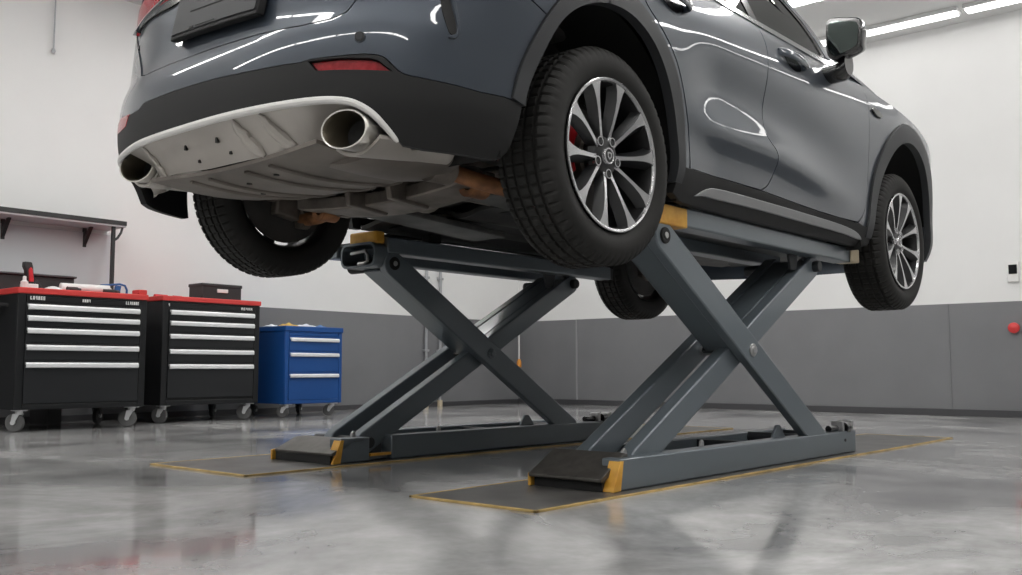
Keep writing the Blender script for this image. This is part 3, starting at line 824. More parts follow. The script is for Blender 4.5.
ARCH_RI = smooth_line([(1.165, 1.05), (1.168, 1.12), (1.180, 1.19), (1.236, 1.31), (1.314, 1.433), (1.402, 1.502), (1.528, 1.547), (1.670, 1.550), (1.801, 1.506), (1.898, 1.428), (1.973, 1.306), (2.005, 1.19), (2.012, 1.10)], 5)
ARCH_RO = smooth_line([(1.165, 1.156), (1.124, 1.166)], 1)[:1] + smooth_line([(1.124, 1.166), (1.157, 1.267), (1.204, 1.358), (1.257, 1.439), (1.330, 1.520), (1.440, 1.585), (1.580, 1.622), (1.700, 1.615), (1.790, 1.585), (1.850, 1.552), (1.924, 1.500), (1.988, 1.430), (2.029, 1.350), (2.055, 1.250), (2.064, 1.118)], 5)
ARCH_FI = smooth_line([(3.868, 1.05), (3.872, 1.12), (3.915, 1.251), (3.96, 1.358), (4.054, 1.474), (4.169, 1.561), (4.310, 1.604), (4.450, 1.583), (4.580, 1.505), (4.675, 1.38), (4.725, 1.24), (4.742, 1.12), (4.745, 1.02)], 5)
ARCH_FO = smooth_line([(3.795, 1.10), (3.828, 1.213), (3.872, 1.37), (3.972, 1.512), (4.120, 1.633), (4.300, 1.706), (4.460, 1.690), (4.610, 1.615), (4.735, 1.49), (4.800, 1.35), (4.835, 1.2), (4.845, 1.02)], 5)
CLAD_TOP = smooth_line([(-.275, 1.262), (-.057, 1.262), (.13, 1.257), (.309, 1.248), (.494, 1.244)], 4) + [(.527, 1.249)] + smooth_line([(.624, 1.250), (.706, 1.250), (.740, 1.242), (.769, 1.216), (.792, 1.198), (.854, 1.187), (.939, 1.177), (1.018, 1.168), (1.124, 1.166)], 4)
CLAD_TOP_L = mirror([p for p in CLAD_TOP if p[0] > .30])
CLAD_TOP_ALL = CLAD_TOP_L + CLAD_TOP
LIP = smooth_line([(0, 1.138), (.174, 1.138), (.353, 1.136), (.416, 1.136), (.538, 1.136), (.613, 1.132), (.661, 1.122), (.708, 1.096), (.747, 1.058), (.780, 1.022)], 5)
LIP_ALL = [(-s, z) for s, z in reversed(LIP[1:]) if s < .665] + LIP
CLAD_BOT = [(.792, 1.010), (.86, 1.002), (.941, 1.000), (1.099, .995)] + smooth_line([(1.123, 1.001), (1.138, 1.027), (1.150, 1.074), (1.165, 1.156)], 4)

# painted rear bumper
TG_BOT = [(-.483, 1.467), (-.43, 1.415), (-.395, 1.388), (-.346, 1.376), (-.108, 1.371), (.088, 1.368), (.279, 1.362), (.478, 1.357), (.58, 1.364), (.625, 1.380), (.65, 1.415), (.675, 1.467)]
AL = [(-s, z) for s, z in ARCH_RO]                      # other side
i_q = min(range(len(ARCH_RO)), key=lambda i: math.dist(ARCH_RO[i], (1.257, 1.439)))
bump = [(-1.193, 1.466), (-.95, 1.60), (-.66, 1.60), (-.62, 1.576), (-.60, 1.562)] + TG_BOT + [(.70, 1.53), (.74, 1.60), (.95, 1.60), (1.193, 1.466)]
bump += list(reversed(ARCH_RO[1:i_q + 1])) + list(reversed(CLAD_TOP_ALL)) + AL[1:i_q + 1]
bp = MB(); panel(bp, bump, shell, 0, .018, .0022, .020); bumper = part('rear_bumper', bp, 'paint')
# charcoal lower bumper with pockets for the reflectors
REFL = [(.521, 1.2445), (.62, 1.244), (.706, 1.239), (.728, 1.232), (.766, 1.203), (.68, 1.208), (.547, 1.215)]
REFL_L = mirror(REFL)
REFL_L = [(-.39, 1.248), (-.43, 1.214), (-.50, 1.212), (-.56, 1.216), (-.57, 1.250), (-.50, 1.258)]
clad = [(-s, z) for s, z in reversed(CLAD_BOT)] + LIP_ALL + CLAD_BOT + list(reversed(CLAD_TOP_ALL[1:-1]))
cb = MB(); panel(cb, clad, shell, .003, .02, .0012, .018, holes=[REFL]); part('bumper_cladding', cb, 'plastic')
rb = MB(); panel(rb, REFL, lambda s, z, o=0: shell(s, z, o - .010), 0, .012, .003, .02); part('rear_reflector', rb, 'red_lens')
rb = MB(); panel(rb, _inset(REFL, -.006), lambda s, z, o=0: shell(s, z, o - .018), 0, .004, 0, .02); part('reflector_pocket', rb, 'black')
rb = MB(); panel(rb, REFL_L, shell, .005, .012, 0, .02); part('rear_reflector', rb, 'red_lens')
# tailgate
tg = [(-.60, 1.562)] + TG_BOT + [(.70, 1.53), (.74, 1.60), (.745, 1.86), (-.655, 1.86), (-.65, 1.60), (-.62, 1.576)]
def tg_surf(s, z, o=0.):
    return shell(s, z, o)
tb = MB(); panel(tb, _inset(tg, .004), tg_surf, -.004, .02, 0, .024); part('tailgate', tb, 'paint')
# tail lamp bar with black surround
def bar_poly(a, b, z0, z1): return [(a, z0), (b, z0), (b, z1), (a, z1)]
lb = MB(); panel(lb, [(-.645, 1.598), (-.56, 1.602), (-.392, 1.620), (-.258, 1.622), (-.05, 1.65), (.35, 1.65), (.62, 1.635), (.80, 1.62), (.86, 1.66), (.80, 1.715), (.4, 1.72), (-.3, 1.72), (-.66, 1.70), (-.67, 1.66)], shell, .005, .03, 0, .022)
lamp = part('tail_lamp', lb, 'red_lens', bevel=.003)
lb = MB(); panel(lb, [(-.60, 1.598), (-.5, 1.600), (-.392, 1.598), (-.258, 1.592), (-.05, 1.60), (.35, 1.60), (.62, 1.60), (.62, 1.65), (.35, 1.66), (-.05, 1.66), (-.258, 1.655), (-.392, 1.635), (-.56, 1.615)], shell, .004, .02, 0, .022); part('lamp_surround', lb, 'black_gloss')
lb = MB(); panel(lb, [(-.655, 1.603), (-.56, 1.600), (-.392, 1.616), (-.258, 1.632), (-.258, 1.638), (-.392, 1.622), (-.56, 1.606), (-.655, 1.609)], shell, .014, .02, 0, .022); lb.build('trim_line', 'chrome', lamp)
# number plate carrier
def plate_pt(u, v, d): 
    a = Vector(shell(-.150 + .462 * u, 1.442 - .020 * u, .03)); b = Vector(shell(-.125 + .455 * u, 1.585 - .025 * u, .03))
    return a.lerp(b, v) + Vector((-d, 0, 0))
pb = MB(); pb.grid(lambda u, v: plate_pt(u, v, 0), 10, 4, (.028, 0, 0)); plate = part('number_plate_carrier', pb, 'plastic', bevel=.004)
pb = MB(); pb.grid(lambda u, v: plate_pt(.015 + .97 * u, .10 + .86 * v, .004), 10, 4, (.006, 0, 0)); pb.build('blank_plate', 'arch_plastic', plate, bevel=.002)
for (u0, u1, v0, v1) in ((.22, .60, .52, .545), (.25, .30, .12, .17), (.33, .55, .14, .16)):
    pb = MB(); pb.grid(lambda u, v: plate_pt(u0 + (u1 - u0) * u, v0 + (v1 - v0) * v, .0055), 2, 1, (.003, 0, 0)); pb.build('slot', 'black', plate)
pb = MB(); panel(pb, [(-.575, 1.523), (-.555, 1.502), (-.545, 1.508), (-.553, 1.520), (-.548, 1.538), (-.556, 1.540)], tg_surf, -.001, .01, 0, .03); part('emblem', pb, 'black_gloss')
# air slot at the corner, parking sensor
pb = MB(); panel(pb, smooth_line([(.905, 1.60), (.900, 1.47), (.899, 1.40), (.909, 1.355), (.926, 1.318), (.940, 1.318), (.942, 1.345), (.926, 1.41), (.922, 1.47), (.925, 1.60)], 4), shell, .0022, .02, 0, .02); part('air_slot', pb, 'black', bevel=.002)
pb = MB(); panel(pb, smooth_line([(.938, 1.60), (.938, 1.47), (.941, 1.41), (.952, 1.350), (.950, 1.316), (.938, 1.306), (.920, 1.308), (.926, 1.314), (.942, 1.320), (.945, 1.345), (.930, 1.41), (.927, 1.47), (.928, 1.60)], 4), shell, .005, .02, 0, .02); part('slot_frame', pb, 'paint', bevel=.002)
def sensor(s, z):
    c = Vector(shell(s, z, 0)); n = (Vector(shell(s, z, .02)) - c).normalized()
    mb = MB(); mb.cyl(c - n * .01, c + n * .004, .016, 20); q = part('parking_sensor', mb, 'paint', bevel=.0015)
    mb = MB(); mb.cyl(c + n * .003, c + n * .0052, .0135, 20); mb.build('ring', 'black', q)
    mb = MB(); mb.cyl(c + n * .003, c + n * .0065, .010, 20); mb.build('face', 'arch_plastic', q, bevel=.001)
sensor(.674, 1.300)

# silver skid plate under the bumper
def skid(t, v):
    """t 0..1 along the lip, v 0..1 from lip down and forward"""
    i = t * (len(LIP_ALL) - 1); k = min(int(i), len(LIP_ALL) - 2); f = i - k
    s, z = [a + (b - a) * f for a, b in zip(LIP_ALL[k], LIP_ALL[k + 1])]
    p = Vector(shell(s, z, .004))
    ay = abs(p.y); tipw = math.exp(-((ay - (.61 if p.y < 0 else .52)) / .12) ** 2)
    q = Vector((p.x + .085 + .075 * tipw, p.y * .985, 1.022 + (.012 if p.y > 0 else 0) * min(1, ay / .2)))
    q.z -= .03 * _sm(.58, .74, ay)
    q.z = min(q.z, p.z - .008)
    q = q.lerp(p + Vector((.012, 0, -.010)), _sm(.66, .75, ay))
    w = v * v * (3 - 2 * v) * .25 + v * .75
    r = p.lerp(q, w)
    r.x += (.012 + .06 * tipw) * math.sin(math.pi * min(1, v * 1.0))           # slightly hollow face, deeper round the tips
    return r
sk = MB(); sk.grid(lambda u, v: skid(u, v), 120, 14, (.012, 0, .006)); 
def _bore(f):
    c = [sum(sk.v[i][k] for i in f) / len(f) for k in range(3)]
    for y, z in ((-.612, 1.050), (.515, 1.107)):
        if ((c[1] - y) / .062) ** 2 + ((c[2] - z) / .052) ** 2 < 1: return True
    return False
_keep = [(f, m_) for f, m_ in zip(sk.f, sk.mi) if not _bore(f)]
sk.f = [a for a, b in _keep]; sk.mi = [b for a, b in _keep]
skidp = part('skid_plate', sk, 'silver_skid')
lipm = MB(); lipm.tube([skid(k / 120, 0) + Vector((-.002, 0, -.004)) for k in range(121)], [.004 + .0075 * math.sin(math.pi * k / 120) ** .3 if 0 < k < 120 else .004 for k in range(121)], 10); lipm.build('lip', 'lit_lip', skidp)
# ribs and slots on the skid
def on_skid(y, v, out=0.0):
    best = min((k / 240 for k in range(241)), key=lambda t: abs(skid(t, v).y - y)); p = skid(best, v)
    return p + Vector((-out, 0, -out * .5))
for y0, y1 in ((-.215, -.275), (-.335, -.405), (.30, .27)):
    rb_ = MB(); rb_.tube([on_skid(y0 + (y1 - y0) * (v / 8) ** 1.5, .12 + .86 * v / 8, .002) for v in range(9)], [.003, .013, .017, .019, .020, .020, .019, .016, .006] if y0 < 0 else [.003, .007, .009, .010, .010, .010, .010, .008, .003], 10)
    rb_.build('rib', 'silver_skid', skidp)
for y, v, h in ((.075, .40, .020), (-.10, .40, .022), (-.215, .22, .012), (.045, .75, .009), (-.125, .72, .009), (.30, .2, .008)):
    c = on_skid(y, v, .001)
    q = MB(); q.box(c.x - .003, c.x + .006, c.y - .005, c.y + .005, c.z - h / 2, c.z + h / 2); q.build('slot', 'black', skidp)
# exhaust tips
def tip(y, z, x=-.815):
    L = .20
    mb = MB()
    n = 40; rings = []
    for (dx, sc) in ((L, .86), (.02, .97), (.0, 1.0), (-.006, .99), (-.006, .92), (.004, .88), (.075, .84)):
        ring = []
        for k in range(n):
            a = 2 * math.pi * k / n
            ry, rz = .061 * sc, .056 * sc
            ring.append((x + dx - .48 * ry * math.cos(a) + .09 * rz * math.sin(a), y + ry * math.cos(a), z + rz * math.sin(a)))
        rings.append(ring)
    m = len(rings); vs = sum(rings, [])
    fs = [(i * n + k, i * n + (k + 1) % n, (i + 1) * n + (k + 1) % n, (i + 1) * n + k) for i in range(m - 1) for k in range(n)]
    mis = [(0 if i < 4 else 1) for i in range(m - 1) for k in range(n)]
    mb.add(vs, fs); mb.mi = mis
    o = len(mb.v); mb.f.append(tuple((m - 1) * n + k for k in range(n))); mb.mi.append(2)
    part('exhaust_tip', mb, ['exhaust', 'exhaust_in', 'black'], sharp=60)
tip(-.618, 1.048, -.85); tip(.512, 1.106, -.835)
# housing running forward from each tip
def housing(sg, zo):
    mb = MB()
    def fn(u, v):
        x = -.80 + .31 * u; yc = (.605 if sg < 0 else .525) + .04 * u; w = (.095 if sg < 0 else .085) - .055 * u
        t_ = 2 * v - 1
        return (x, sg * (yc + w * t_), .985 + zo + .022 * u + .035 * t_ * t_)
    mb.grid(fn, 12, 14, (0, 0, .010)); part('tip_housing', mb, 'silver_skid')
housing(-1, 0.0); housing(1, .055)

# side panels, both flanks
def side(fn):
    fn(lambda p: p, 1); fn(mirror, -1)
def flank(T, sg):
    m = MB()
    arch = list(ARCH_RO[1:])
    q_hi = arch[next(i for i, p in enumerate(arch) if p[0] > 1.25):]
    j_end = min(range(len(q_hi)), key=lambda i: abs(q_hi[i][0] - 2.06) + (0 if q_hi[i][1] < 1.35 else 9))
    e_ = .745 if sg > 0 else .66
    top = [(2.30, 1.842), (1.2, 1.85), (.745, 1.86), (.745, 1.60), (.95, 1.60), (1.193, 1.466)]
    rdoor_rear = [(1.700, 1.842), (1.735, 1.70), (1.769, 1.634), (1.848, 1.587), (1.925, 1.540), (1.993, 1.478), (2.043, 1.400), (2.075, 1.322), (2.100, 1.23), (2.115, 1.121)]
    rdoor_rear_s = smooth_line(rdoor_rear, 4)
    quarter = [(2.064, 1.121), (2.110, 1.121)] + list(reversed(rdoor_rear_s[:-1])) + [(1.2, 1.85), (e_, 1.86), (e_, 1.60), (.95, 1.60), (1.193, 1.466)] + q_hi
    panel(m, T(quarter), shell, 0, .018, .0022, .022)
    part('quarter_panel', m, 'paint')
    gap_f = smooth_line([(2.722, 1.822), (2.730, 1.75), (2.718, 1.664), (2.703, 1.539), (2.699, 1.40), (2.712, 1.358), (2.745, 1.330), (2.790, 1.300), (2.806, 1.262), (2.798, 1.21), (2.760, 1.160), (2.700, 1.130)], 4)
    rd = list(rdoor_rear_s) + [(2.136, 1.125), (2.397, 1.129), (2.60, 1.130)] + list(reversed(gap_f)) + [(2.45, 1.829), (2.1, 1.836)]
    m = MB(); panel(m, T(rd), shell, .001, .018, .0024, .022); rdoor = part('rear_door', m, 'paint')
    fd_front = smooth_line([(3.66, 1.872), (3.80, 1.868), (3.845, 1.83), (3.852, 1.76), (3.828, 1.682), (3.812, 1.55), (3.808, 1.411), (3.794, 1.225), (3.745, 1.150), (3.695, 1.114)], 4)
    fd = list(gap_f) + [(2.738, 1.128), (3.04, 1.121), (3.275, 1.115), (3.50, 1.112)] + list(reversed(fd_front)) + [(3.42, 1.838), (3.08, 1.832)]
    m = MB(); panel(m, T(fd), shell, .001, .018, .0024, .022); fdoor = part('front_door', m, 'paint')
    # front wing
    fo = list(ARCH_FO)
    wing_top = smooth_line([(3.845, 1.858), (3.98, 1.832), (4.20, 1.797), (4.45, 1.758), (4.65, 1.710), (4.80, 1.650), (4.95, 1.56), (5.02, 1.45)], 4)
    f2 = [p for p in fd_front if p[1] < 1.84 and p[1] > 1.13]
    wing = list(reversed(fo)) + [(3.70, 1.112)] + list(reversed(f2)) + wing_top + [(5.03, 1.30), (5.0, 1.10), (4.97, 1.02)]
    m = MB(); panel(m, T(wing), shell, 0, .018, .0024, .022); part('front_wing', m, 'paint')
    # arch mouldings
    rc = [p for p in ARCH_RO[1:]] + [(2.06, 1.06), (2.012, 1.06)] + [q for q in reversed(ARCH_RI[2:-1]) if q[0] > 1.5 or q[1] > 1.155] + [(1.172, 1.150)]
    m = MB(); panel(m, T(rc), lambda s, z, o=0: shell(s, z, o + .010), 0, .035, .001, .018); part('arch_moulding', m, 'arch_plastic', bevel=.003)
    fc = list(ARCH_FO) + [(4.745, 1.02)] + list(reversed(ARCH_FI[:-1])) + [(3.80, 1.05)]
    m = MB(); panel(m, T(fc), lambda s, z, o=0: shell(s, z, o + .012), 0, .035, .001, .018); part('arch_moulding', m, 'arch_plastic', bevel=.003)
    # sill
    zb = 1.005 if sg > 0 else 1.075
    sill = [(2.02, 1.119), (2.136, 1.123), (2.397, 1.127), (2.738, 1.125), (3.04, 1.118), (3.275, 1.111), (3.70, 1.108), (3.80, 1.10), (3.87, 1.09), (3.868, zb + .01), (3.75, zb), (2.10, zb), (2.02, zb + .02)]
    m = MB(); panel(m, T(sill), shell, .008, .03, .001, .018); part('sill_cladding', m, 'plastic', bevel=.002)
    trim = smooth_line([(2.175, 1.034), (2.227, 1.060), (2.270, 1.075), (2.330, 1.082), (2.722, 1.086), (3.363, 1.083), (3.60, 1.072), (3.70, 1.057), (3.752, 1.036), (3.70, 1.036), (3.542, 1.044), (2.75, 1.050), (2.245, 1.044)], 4)
    m = MB(); panel(m, T(trim), lambda s, z, o=0: shell(s, z, o + .018), 0, .018, 0, .016); part('sill_trim', m, 'satin_grey', bevel=.004)
    # belt strip, window panes, pillars
    belt = [(1.2, 1.846), (2.10, 1.834), (2.45, 1.826), (3.08, 1.830), (3.42, 1.836), (3.55, 1.858), (3.66, 1.871), (3.70, 1.886), (3.60, 1.892), (3.42, 1.872), (3.09, 1.866), (2.68, 1.856), (2.45, 1.858), (2.1, 1.866), (1.2, 1.872)]
    m = MB(); panel(m, T(belt), shell, .006, .016, 0, .03); part('belt_strip', m, 'chrome', bevel=.002)
    fwin = [(2.775, 1.853), (3.09, 1.864), (3.40, 1.870), (3.475, 1.90), (3.47, 1.96), (3.44, 2.073), (3.36, 2.18), (3.18, 2.29), (2.80, 2.325)]
    rwin = [(1.75, 1.868), (2.10, 1.862), (2.45, 1.854), (2.70, 1.852), (2.735, 2.325), (2.3, 2.31), (1.95, 2.24), (1.75, 2.10)]
    qwin = [(1.25, 1.875), (1.68, 1.870), (1.68, 2.07), (1.5, 1.98)]
    for w, nm in ((fwin, 'front_side_window'), (rwin, 'rear_side_window'), (qwin, 'quarter_window')):
        m = MB(); panel(m, T(w), shell, -.006, .004, 0, .04); part(nm, m, 'glass')
    m = MB(); panel(m, T([(2.70, 1.852), (2.775, 1.853), (2.80, 2.325), (2.735, 2.325)]), shell, -.002, .016, 0, .04); part('centre_pillar', m, 'black_gloss')
    fr = [(3.40, 1.870), (3.475, 1.90), (3.47, 1.96), (3.44, 2.073), (3.36, 2.18), (3.18, 2.29), (2.80, 2.325), (2.735, 2.325), (2.3, 2.31), (1.95, 2.24), (1.75, 2.10), (1.68, 2.07), (1.5, 1.98), (1.25, 1.875)]
    fr_o = [(3.43, 1.872), (3.515, 1.90), (3.512, 1.97), (3.475, 2.09), (3.385, 2.205), (3.19, 2.315), (2.8, 2.35), (2.735, 2.35), (2.3, 2.335), (1.94, 2.265), (1.73, 2.12), (1.66, 2.09), (1.48, 2.0), (1.19, 1.875)]
    m = MB(); panel(m, T(fr_o + list(reversed(fr))), shell, -.001, .016, 0, .03); part('window_frame', m, 'black_gloss')
    ap = [(3.515, 1.90), (3.58, 1.890), (3.62, 1.905), (3.60, 1.97), (3.56, 2.09), (3.46, 2.23), (3.22, 2.365), (2.8, 2.40), (2.3, 2.385), (1.9, 2.31), (1.6, 2.19), (1.3, 2.02), (1.02, 1.865), (1.19, 1.875), (1.48, 2.0), (1.66, 2.09), (1.73, 2.12), (1.94, 2.265), (2.3, 2.335), (2.735, 2.35), (2.8, 2.35), (3.19, 2.315), (3.385, 2.205), (3.475, 2.09), (3.512, 1.97)]
    m = MB(); panel(m, T(ap), shell, .002, .03, 0, .03); part('roof_pillar', m, 'paint', bevel=.002)
    # door handles
    for a, z, d in ((2.85, 1.735, fdoor), (1.84, 1.705, rdoor)):
        pts = []; L_ = .24
        m = MB()
        secs = [(0, .004, .016), (.02, .020, .020), (.06, .032, .022), (.12, .036, .022), (.18, .034, .022), (.22, .024, .020), (L_, .006, .014)]
        n = 12; rings = []
        for (ds, o_, h_) in secs:
            ring = []
            for k in range(n):
                t_ = 2 * math.pi * k / n
                ring.append(shell(sg * (a + ds), z + .0 + h_ * math.sin(t_) - .05 * (ds - .1), o_ + .010 * math.cos(t_)))
            rings.append(ring)
        vs = sum(rings, []); k_ = len(rings)
        fs = [(i * n + k, i * n + (k + 1) % n, (i + 1) * n + (k + 1) % n, (i + 1) * n + k) for i in range(k_ - 1) for k in range(n)] + [tuple(range(n)), tuple((k_ - 1) * n + k for k in range(n))]
        m.add(vs, fs); m.build('handle', 'paint', d)
        m = MB(); panel(m, T(smooth_line([(a + .04, z + .012), (a + .12, z + .012), (a + .20, z - .002), (a + .20, z - .03), (a + .13, z - .050), (a + .07, z - .03), (a + .04, z + .012)], 4)[:-1]), shell, .003, .01, 0, .02); m.build('handle_cup', 'black_gloss', d)
    # wing marker
    m = MB(); panel(m, T(smooth_line([(3.862, 1.700), (3.885, 1.716), (3.94, 1.714), (3.985, 1.694), (3.97, 1.674), (3.90, 1.676), (3.862, 1.700)], 4)[:-1]), shell, .010, .02, 0, .012); part('side_marker', m, 'black_gloss', bevel=.004)
    # door mirror
    k = sg
    def C(p): return (p[0], p[1] * k, p[2])
    mb = MB()
    x0 = 1.72
    outl = [(.905, 1.90), (.907, 1.96), (.912, 1.994), (.932, 2.004), (1.0, 1.992), (1.050, 1.978), (1.064, 1.950), (1.062, 1.90), (1.055, 1.853), (1.025, 1.836), (.98, 1.822), (.945, 1.812), (.918, 1.826), (.907, 1.86)]
    outl = smooth_line(outl + [outl[0]], 4)[:-1]
    cy = sum(p[0] for p in outl) / len(outl); cz = sum(p[1] for p in outl) / len(outl)
    rings = []
    for dx, sc in ((0, 1.0), (.012, 1.03), (.04, 1.04), (.075, .98), (.105, .84), (.125, .58), (.13, .2)):
        rings.append([C((x0 + dx + .06 * (y - cy), -(cy + (y - cy) * sc), cz + (z - cz) * sc)) for y, z in outl])
    n = len(outl); vs = sum(rings, [])
    mb.add(vs, [(i * n + j, i * n + (j + 1) % n, (i + 1) * n + (j + 1) % n, (i + 1) * n + j) for i in range(len(rings) - 1) for j in range(n)] + [tuple((len(rings) - 1) * n + j for j in range(n)), tuple(range(n - 1, -1, -1))])
    mir = part('door_mirror', mb, 'black_gloss')
    mb = MB(); a_ = [C((x0 - .003 + .06 * (y - cy), -(cy + (y - cy) * .86), cz + (z - cz) * .84)) for y, z in outl]
    mb.add(a_ + [C((x0 + .01, -cy, cz))], [tuple(range(n))]); mb.v = mb.v[:n]; mb.build('mirror_glass', 'mirror', mir)
    mb = MB(); tp = [p for p in rings]
    capr = [[(p[0] + .001, p[1] + .002 * k * 0, p[2] + .002) for p in r] for r in rings[1:6]]
    hi = [j for j in range(n) if outl[j][1] > cz + .03]
    hi = sorted(hi, key=lambda j: outl[j][0])
    vs = [capr[i][j] for i in range(5) for j in hi]; w = len(hi)
    vs = [(cx_, cy_ * 1.0, cz_ + .002) for cx_, cy_, cz_ in vs]
    mb.add(vs, [(i * w + j, i * w + j + 1, (i + 1) * w + j + 1, (i + 1) * w + j) for i in range(4) for j in range(w - 1)]); mb.build('mirror_cap', 'chrome_paint', mir)
    mb = MB()
    st = [(.10, -.82, 1.765, .12, .040), (.10, -.90, 1.765, .115, .040), (.10, -.955, 1.772, .105, .045), (.09, -.985, 1.80, .095, .055), (.08, -.985, 1.85, .08, .05)]
    rings = []
    for dx, y, z, wx, wz in st:
        rings.append([C((x0 - .03 + dx + wx * .55 * math.cos(t_), y, z + wz * math.sin(t_))) for t_ in (2 * math.pi * j / 16 for j in range(16))])
    vs = sum(rings, []); n = 16
    mb.add(vs, [(i * n + j, i * n + (j + 1) % n, (i + 1) * n + (j + 1) % n, (i + 1) * n + j) for i in range(len(st) - 1) for j in range(n)] + [tuple(range(n)), tuple((len(st) - 1) * n + j for j in range(n))])
    mb.build('mirror_foot', 'black_gloss', mir)
    # wheel housings
    for xc, ro in ((0, .485), (WB, .56)):
        mb = MB()
        lo_, hi_ = (14, 152) if sg < 0 else ((-12, 204) if xc == 0 else (12, 180))
        def liner(u, v, xc=xc, ro=ro):
            a = math.radians(lo_ + hi_ * u); return (xc + ro * math.cos(a), -sg * ((.845 if xc == 0 else .875) - .32 * v), ZC + .02 + ro * 1.02 * math.sin(a))
        mb.grid(liner, 28, 3); part('wheel_housing', mb, 'black', fix=True)
        mb = MB(); n = 28
        pl = [(xc + ro * math.cos(math.radians(12 + 156 * i / n)), ZC + .02 + ro * 1.02 * math.sin(math.radians(12 + 156 * i / n))) for i in range(n + 1)]
        mb.prism(pl, -sg * .53, -sg * .52, 'Y'); part('wheel_housing', mb, 'black')
M['satin_grey'] = mat('satin_grey_trim', (0.40, 0.405, 0.41), 0.36, 0.5)
M['chrome_paint'] = mat('bright_mirror_cap', (0.55, 0.58, 0.62), 0.15, 0.7, 1.0)
side(flank)

# bonnet, roof, front, screens
mb = MB()
def half_w(x):                       # half width of the belt line
    s = s_of_x(x); return abs(shell(s, 1.80)[1])
def bonnet(u, v):
    x = 2.02 + 1.42 * u
    ze = 1.868 - .05 * u - .10 * u * u - .075 * u ** 5
    w = max(.2, (.862 - .03 * u - .11 * u ** 4))
    t_ = 2 * v - 1
    return (x - .10 * t_ * t_ * u, t_ * w, ze + .055 * (1 - abs(t_) ** 2.4))
mb.grid(bonnet, 24, 24, (0, 0, -.015)); part('bonnet', mb, 'paint')
mb = MB()
def roof(u, v):
    x = -.62 + 1.82 * u; t_ = 2 * v - 1
    w = .60 - .06 * (2 * u - 1) ** 2
    ze = 2.375 - .10 * (1.6 * (u - .62)) ** 2
    return (x, t_ * w, ze + .03 * (1 - t_ * t_))
mb.grid(roof, 24, 16, (0, 0, -.02)); part('roof', mb, 'paint')
mb = MB()
def wind(u, v):
    t_ = 2 * v - 1; a = Vector((2.02 - .16 * t_ * t_, t_ * .80, 1.885)); b = Vector((1.22 - .06 * t_ * t_, t_ * .575, 2.355 + .03 * (1 - t_ * t_)))
    p = a.lerp(b, u); p.z += .04 * math.sin(math.pi * u); return p
mb.grid(wind, 14, 18, (-.003, 0, -.004)); part('windscreen', mb, 'glass')
mb = MB()
def rearg(u, v):
    t_ = 2 * v - 1; a = Vector((-.84 + .08 * t_ * t_, t_ * .64, 1.86)); b = Vector((-.60 + .04 * t_ * t_, t_ * .52, 2.36 + .02 * (1 - t_ * t_)))
    return a.lerp(b, u)
mb.grid(rearg, 10, 16, (.004, 0, -.002)); part('rear_window', mb, 'glass')
for sg in (1, -1):
    mb = MB()
    ed = smooth_line([(1.02, 1.862), (1.3, 2.02), (1.6, 2.19), (1.9, 2.31), (2.05, 2.345)], 5)
    def dp(u, v):
        i = u * (len(ed) - 1); k = min(int(i), len(ed) - 2); f = i - k
        a = Vector(shell(sg * (ed[k][0] + (ed[k + 1][0] - ed[k][0]) * f), ed[k][1] + (ed[k + 1][1] - ed[k][1]) * f, .002))
        b = Vector(rearg(u, .5 - sg * .5)); b.x -= .004
        p = a.lerp(b, v); n_ = Vector((-.6, -sg * .7, .2)); return p + n_ * .05 * math.sin(math.pi * v)
    mb.grid(dp, 20, 8, (.012, sg * .012, 0)); part('rear_pillar', mb, 'paint')
mb = MB(); panel(mb, [(-5.02, 1.02), (-5.0, 1.35), (-5.05, 1.5), (-5.3, 1.64), (-5.86, 1.66), (-5.86, 1.02)], shell, 0, .02, .002, .04); panel(mb, [(5.02, 1.02), (5.86, 1.02), (5.86, 1.66), (5.3, 1.64), (5.05, 1.5), (5.0, 1.35)], shell, 0, .02, .002, .04)
fbp = part('front_bumper', mb, 'paint')
for sg in (1, -1):
    mb = MB(); pl = [(5.10, 1.46), (5.5, 1.46), (5.55, 1.56), (5.25, 1.58)]
    panel(mb, pl if sg > 0 else mirror(pl), shell, .008, .02, 0, .03); part('headlamp', mb, 'glass')
mb = MB(); panel(mb, [(5.45, 1.12), (5.86, 1.12), (5.86, 1.42), (5.45, 1.42)], shell, .006, .02, 0, .04); panel(mb, [(-5.86, 1.12), (-5.45, 1.12), (-5.45, 1.42), (-5.86, 1.42)], shell, .006, .02, 0, .04); part('grille', mb, 'black_gloss')
# unseen black boxes added inside to block light; then headlining and seats
mb = MB()
mb.box(.52, 2.16, -.80, .80, 1.06, 1.74); mb.box(-.76, .55, -.50, .50, 1.125, 1.74); mb.box(2.1, 3.45, -.50, .50, 1.10, 1.74); mb.box(-.40, 2.25, -.78, .78, 1.66, 1.76)
mb.box(-.74, -.50, -.60, .60, 1.14, 1.76)
part('light_block_core', mb, 'black')
mb = MB(); mb.grid(lambda u, v: (-.58 + 1.74 * u, (2 * v - 1) * .56, 2.32 - .08 * (1.6 * (u - .62)) ** 2 + .02 * (1 - (2 * v - 1) ** 2)), 12, 10, (0, 0, .01)); part('headlining', mb, 'interior')
for x, y in ((1.05, -.38), (1.05, .38)):
    mb = MB(); mb.prism([(x - .25, 1.55), (x + .25, 1.6), (x + .26, 1.72), (x - .15, 1.70), (x - .30, 2.08), (x - .40, 2.06)], y - .22, y + .22, 'Y')
    st_ = part('seat', mb, 'seat', bevel=.04, seg=3)
    mb = MB(); mb.box(x - .40, x - .30, y - .12, y + .12, 2.11, 2.24); mb.build('headrest', 'seat', st_, bevel=.03, seg=3)
mb = MB(); mb.prism([(-.02, 1.55), (.45, 1.6), (.46, 1.72), (.08, 1.70), (-.12, 2.05), (-.22, 2.03)], -.62, .62, 'Y'); part('rear_bench', mb, 'seat', bevel=.04, seg=3)

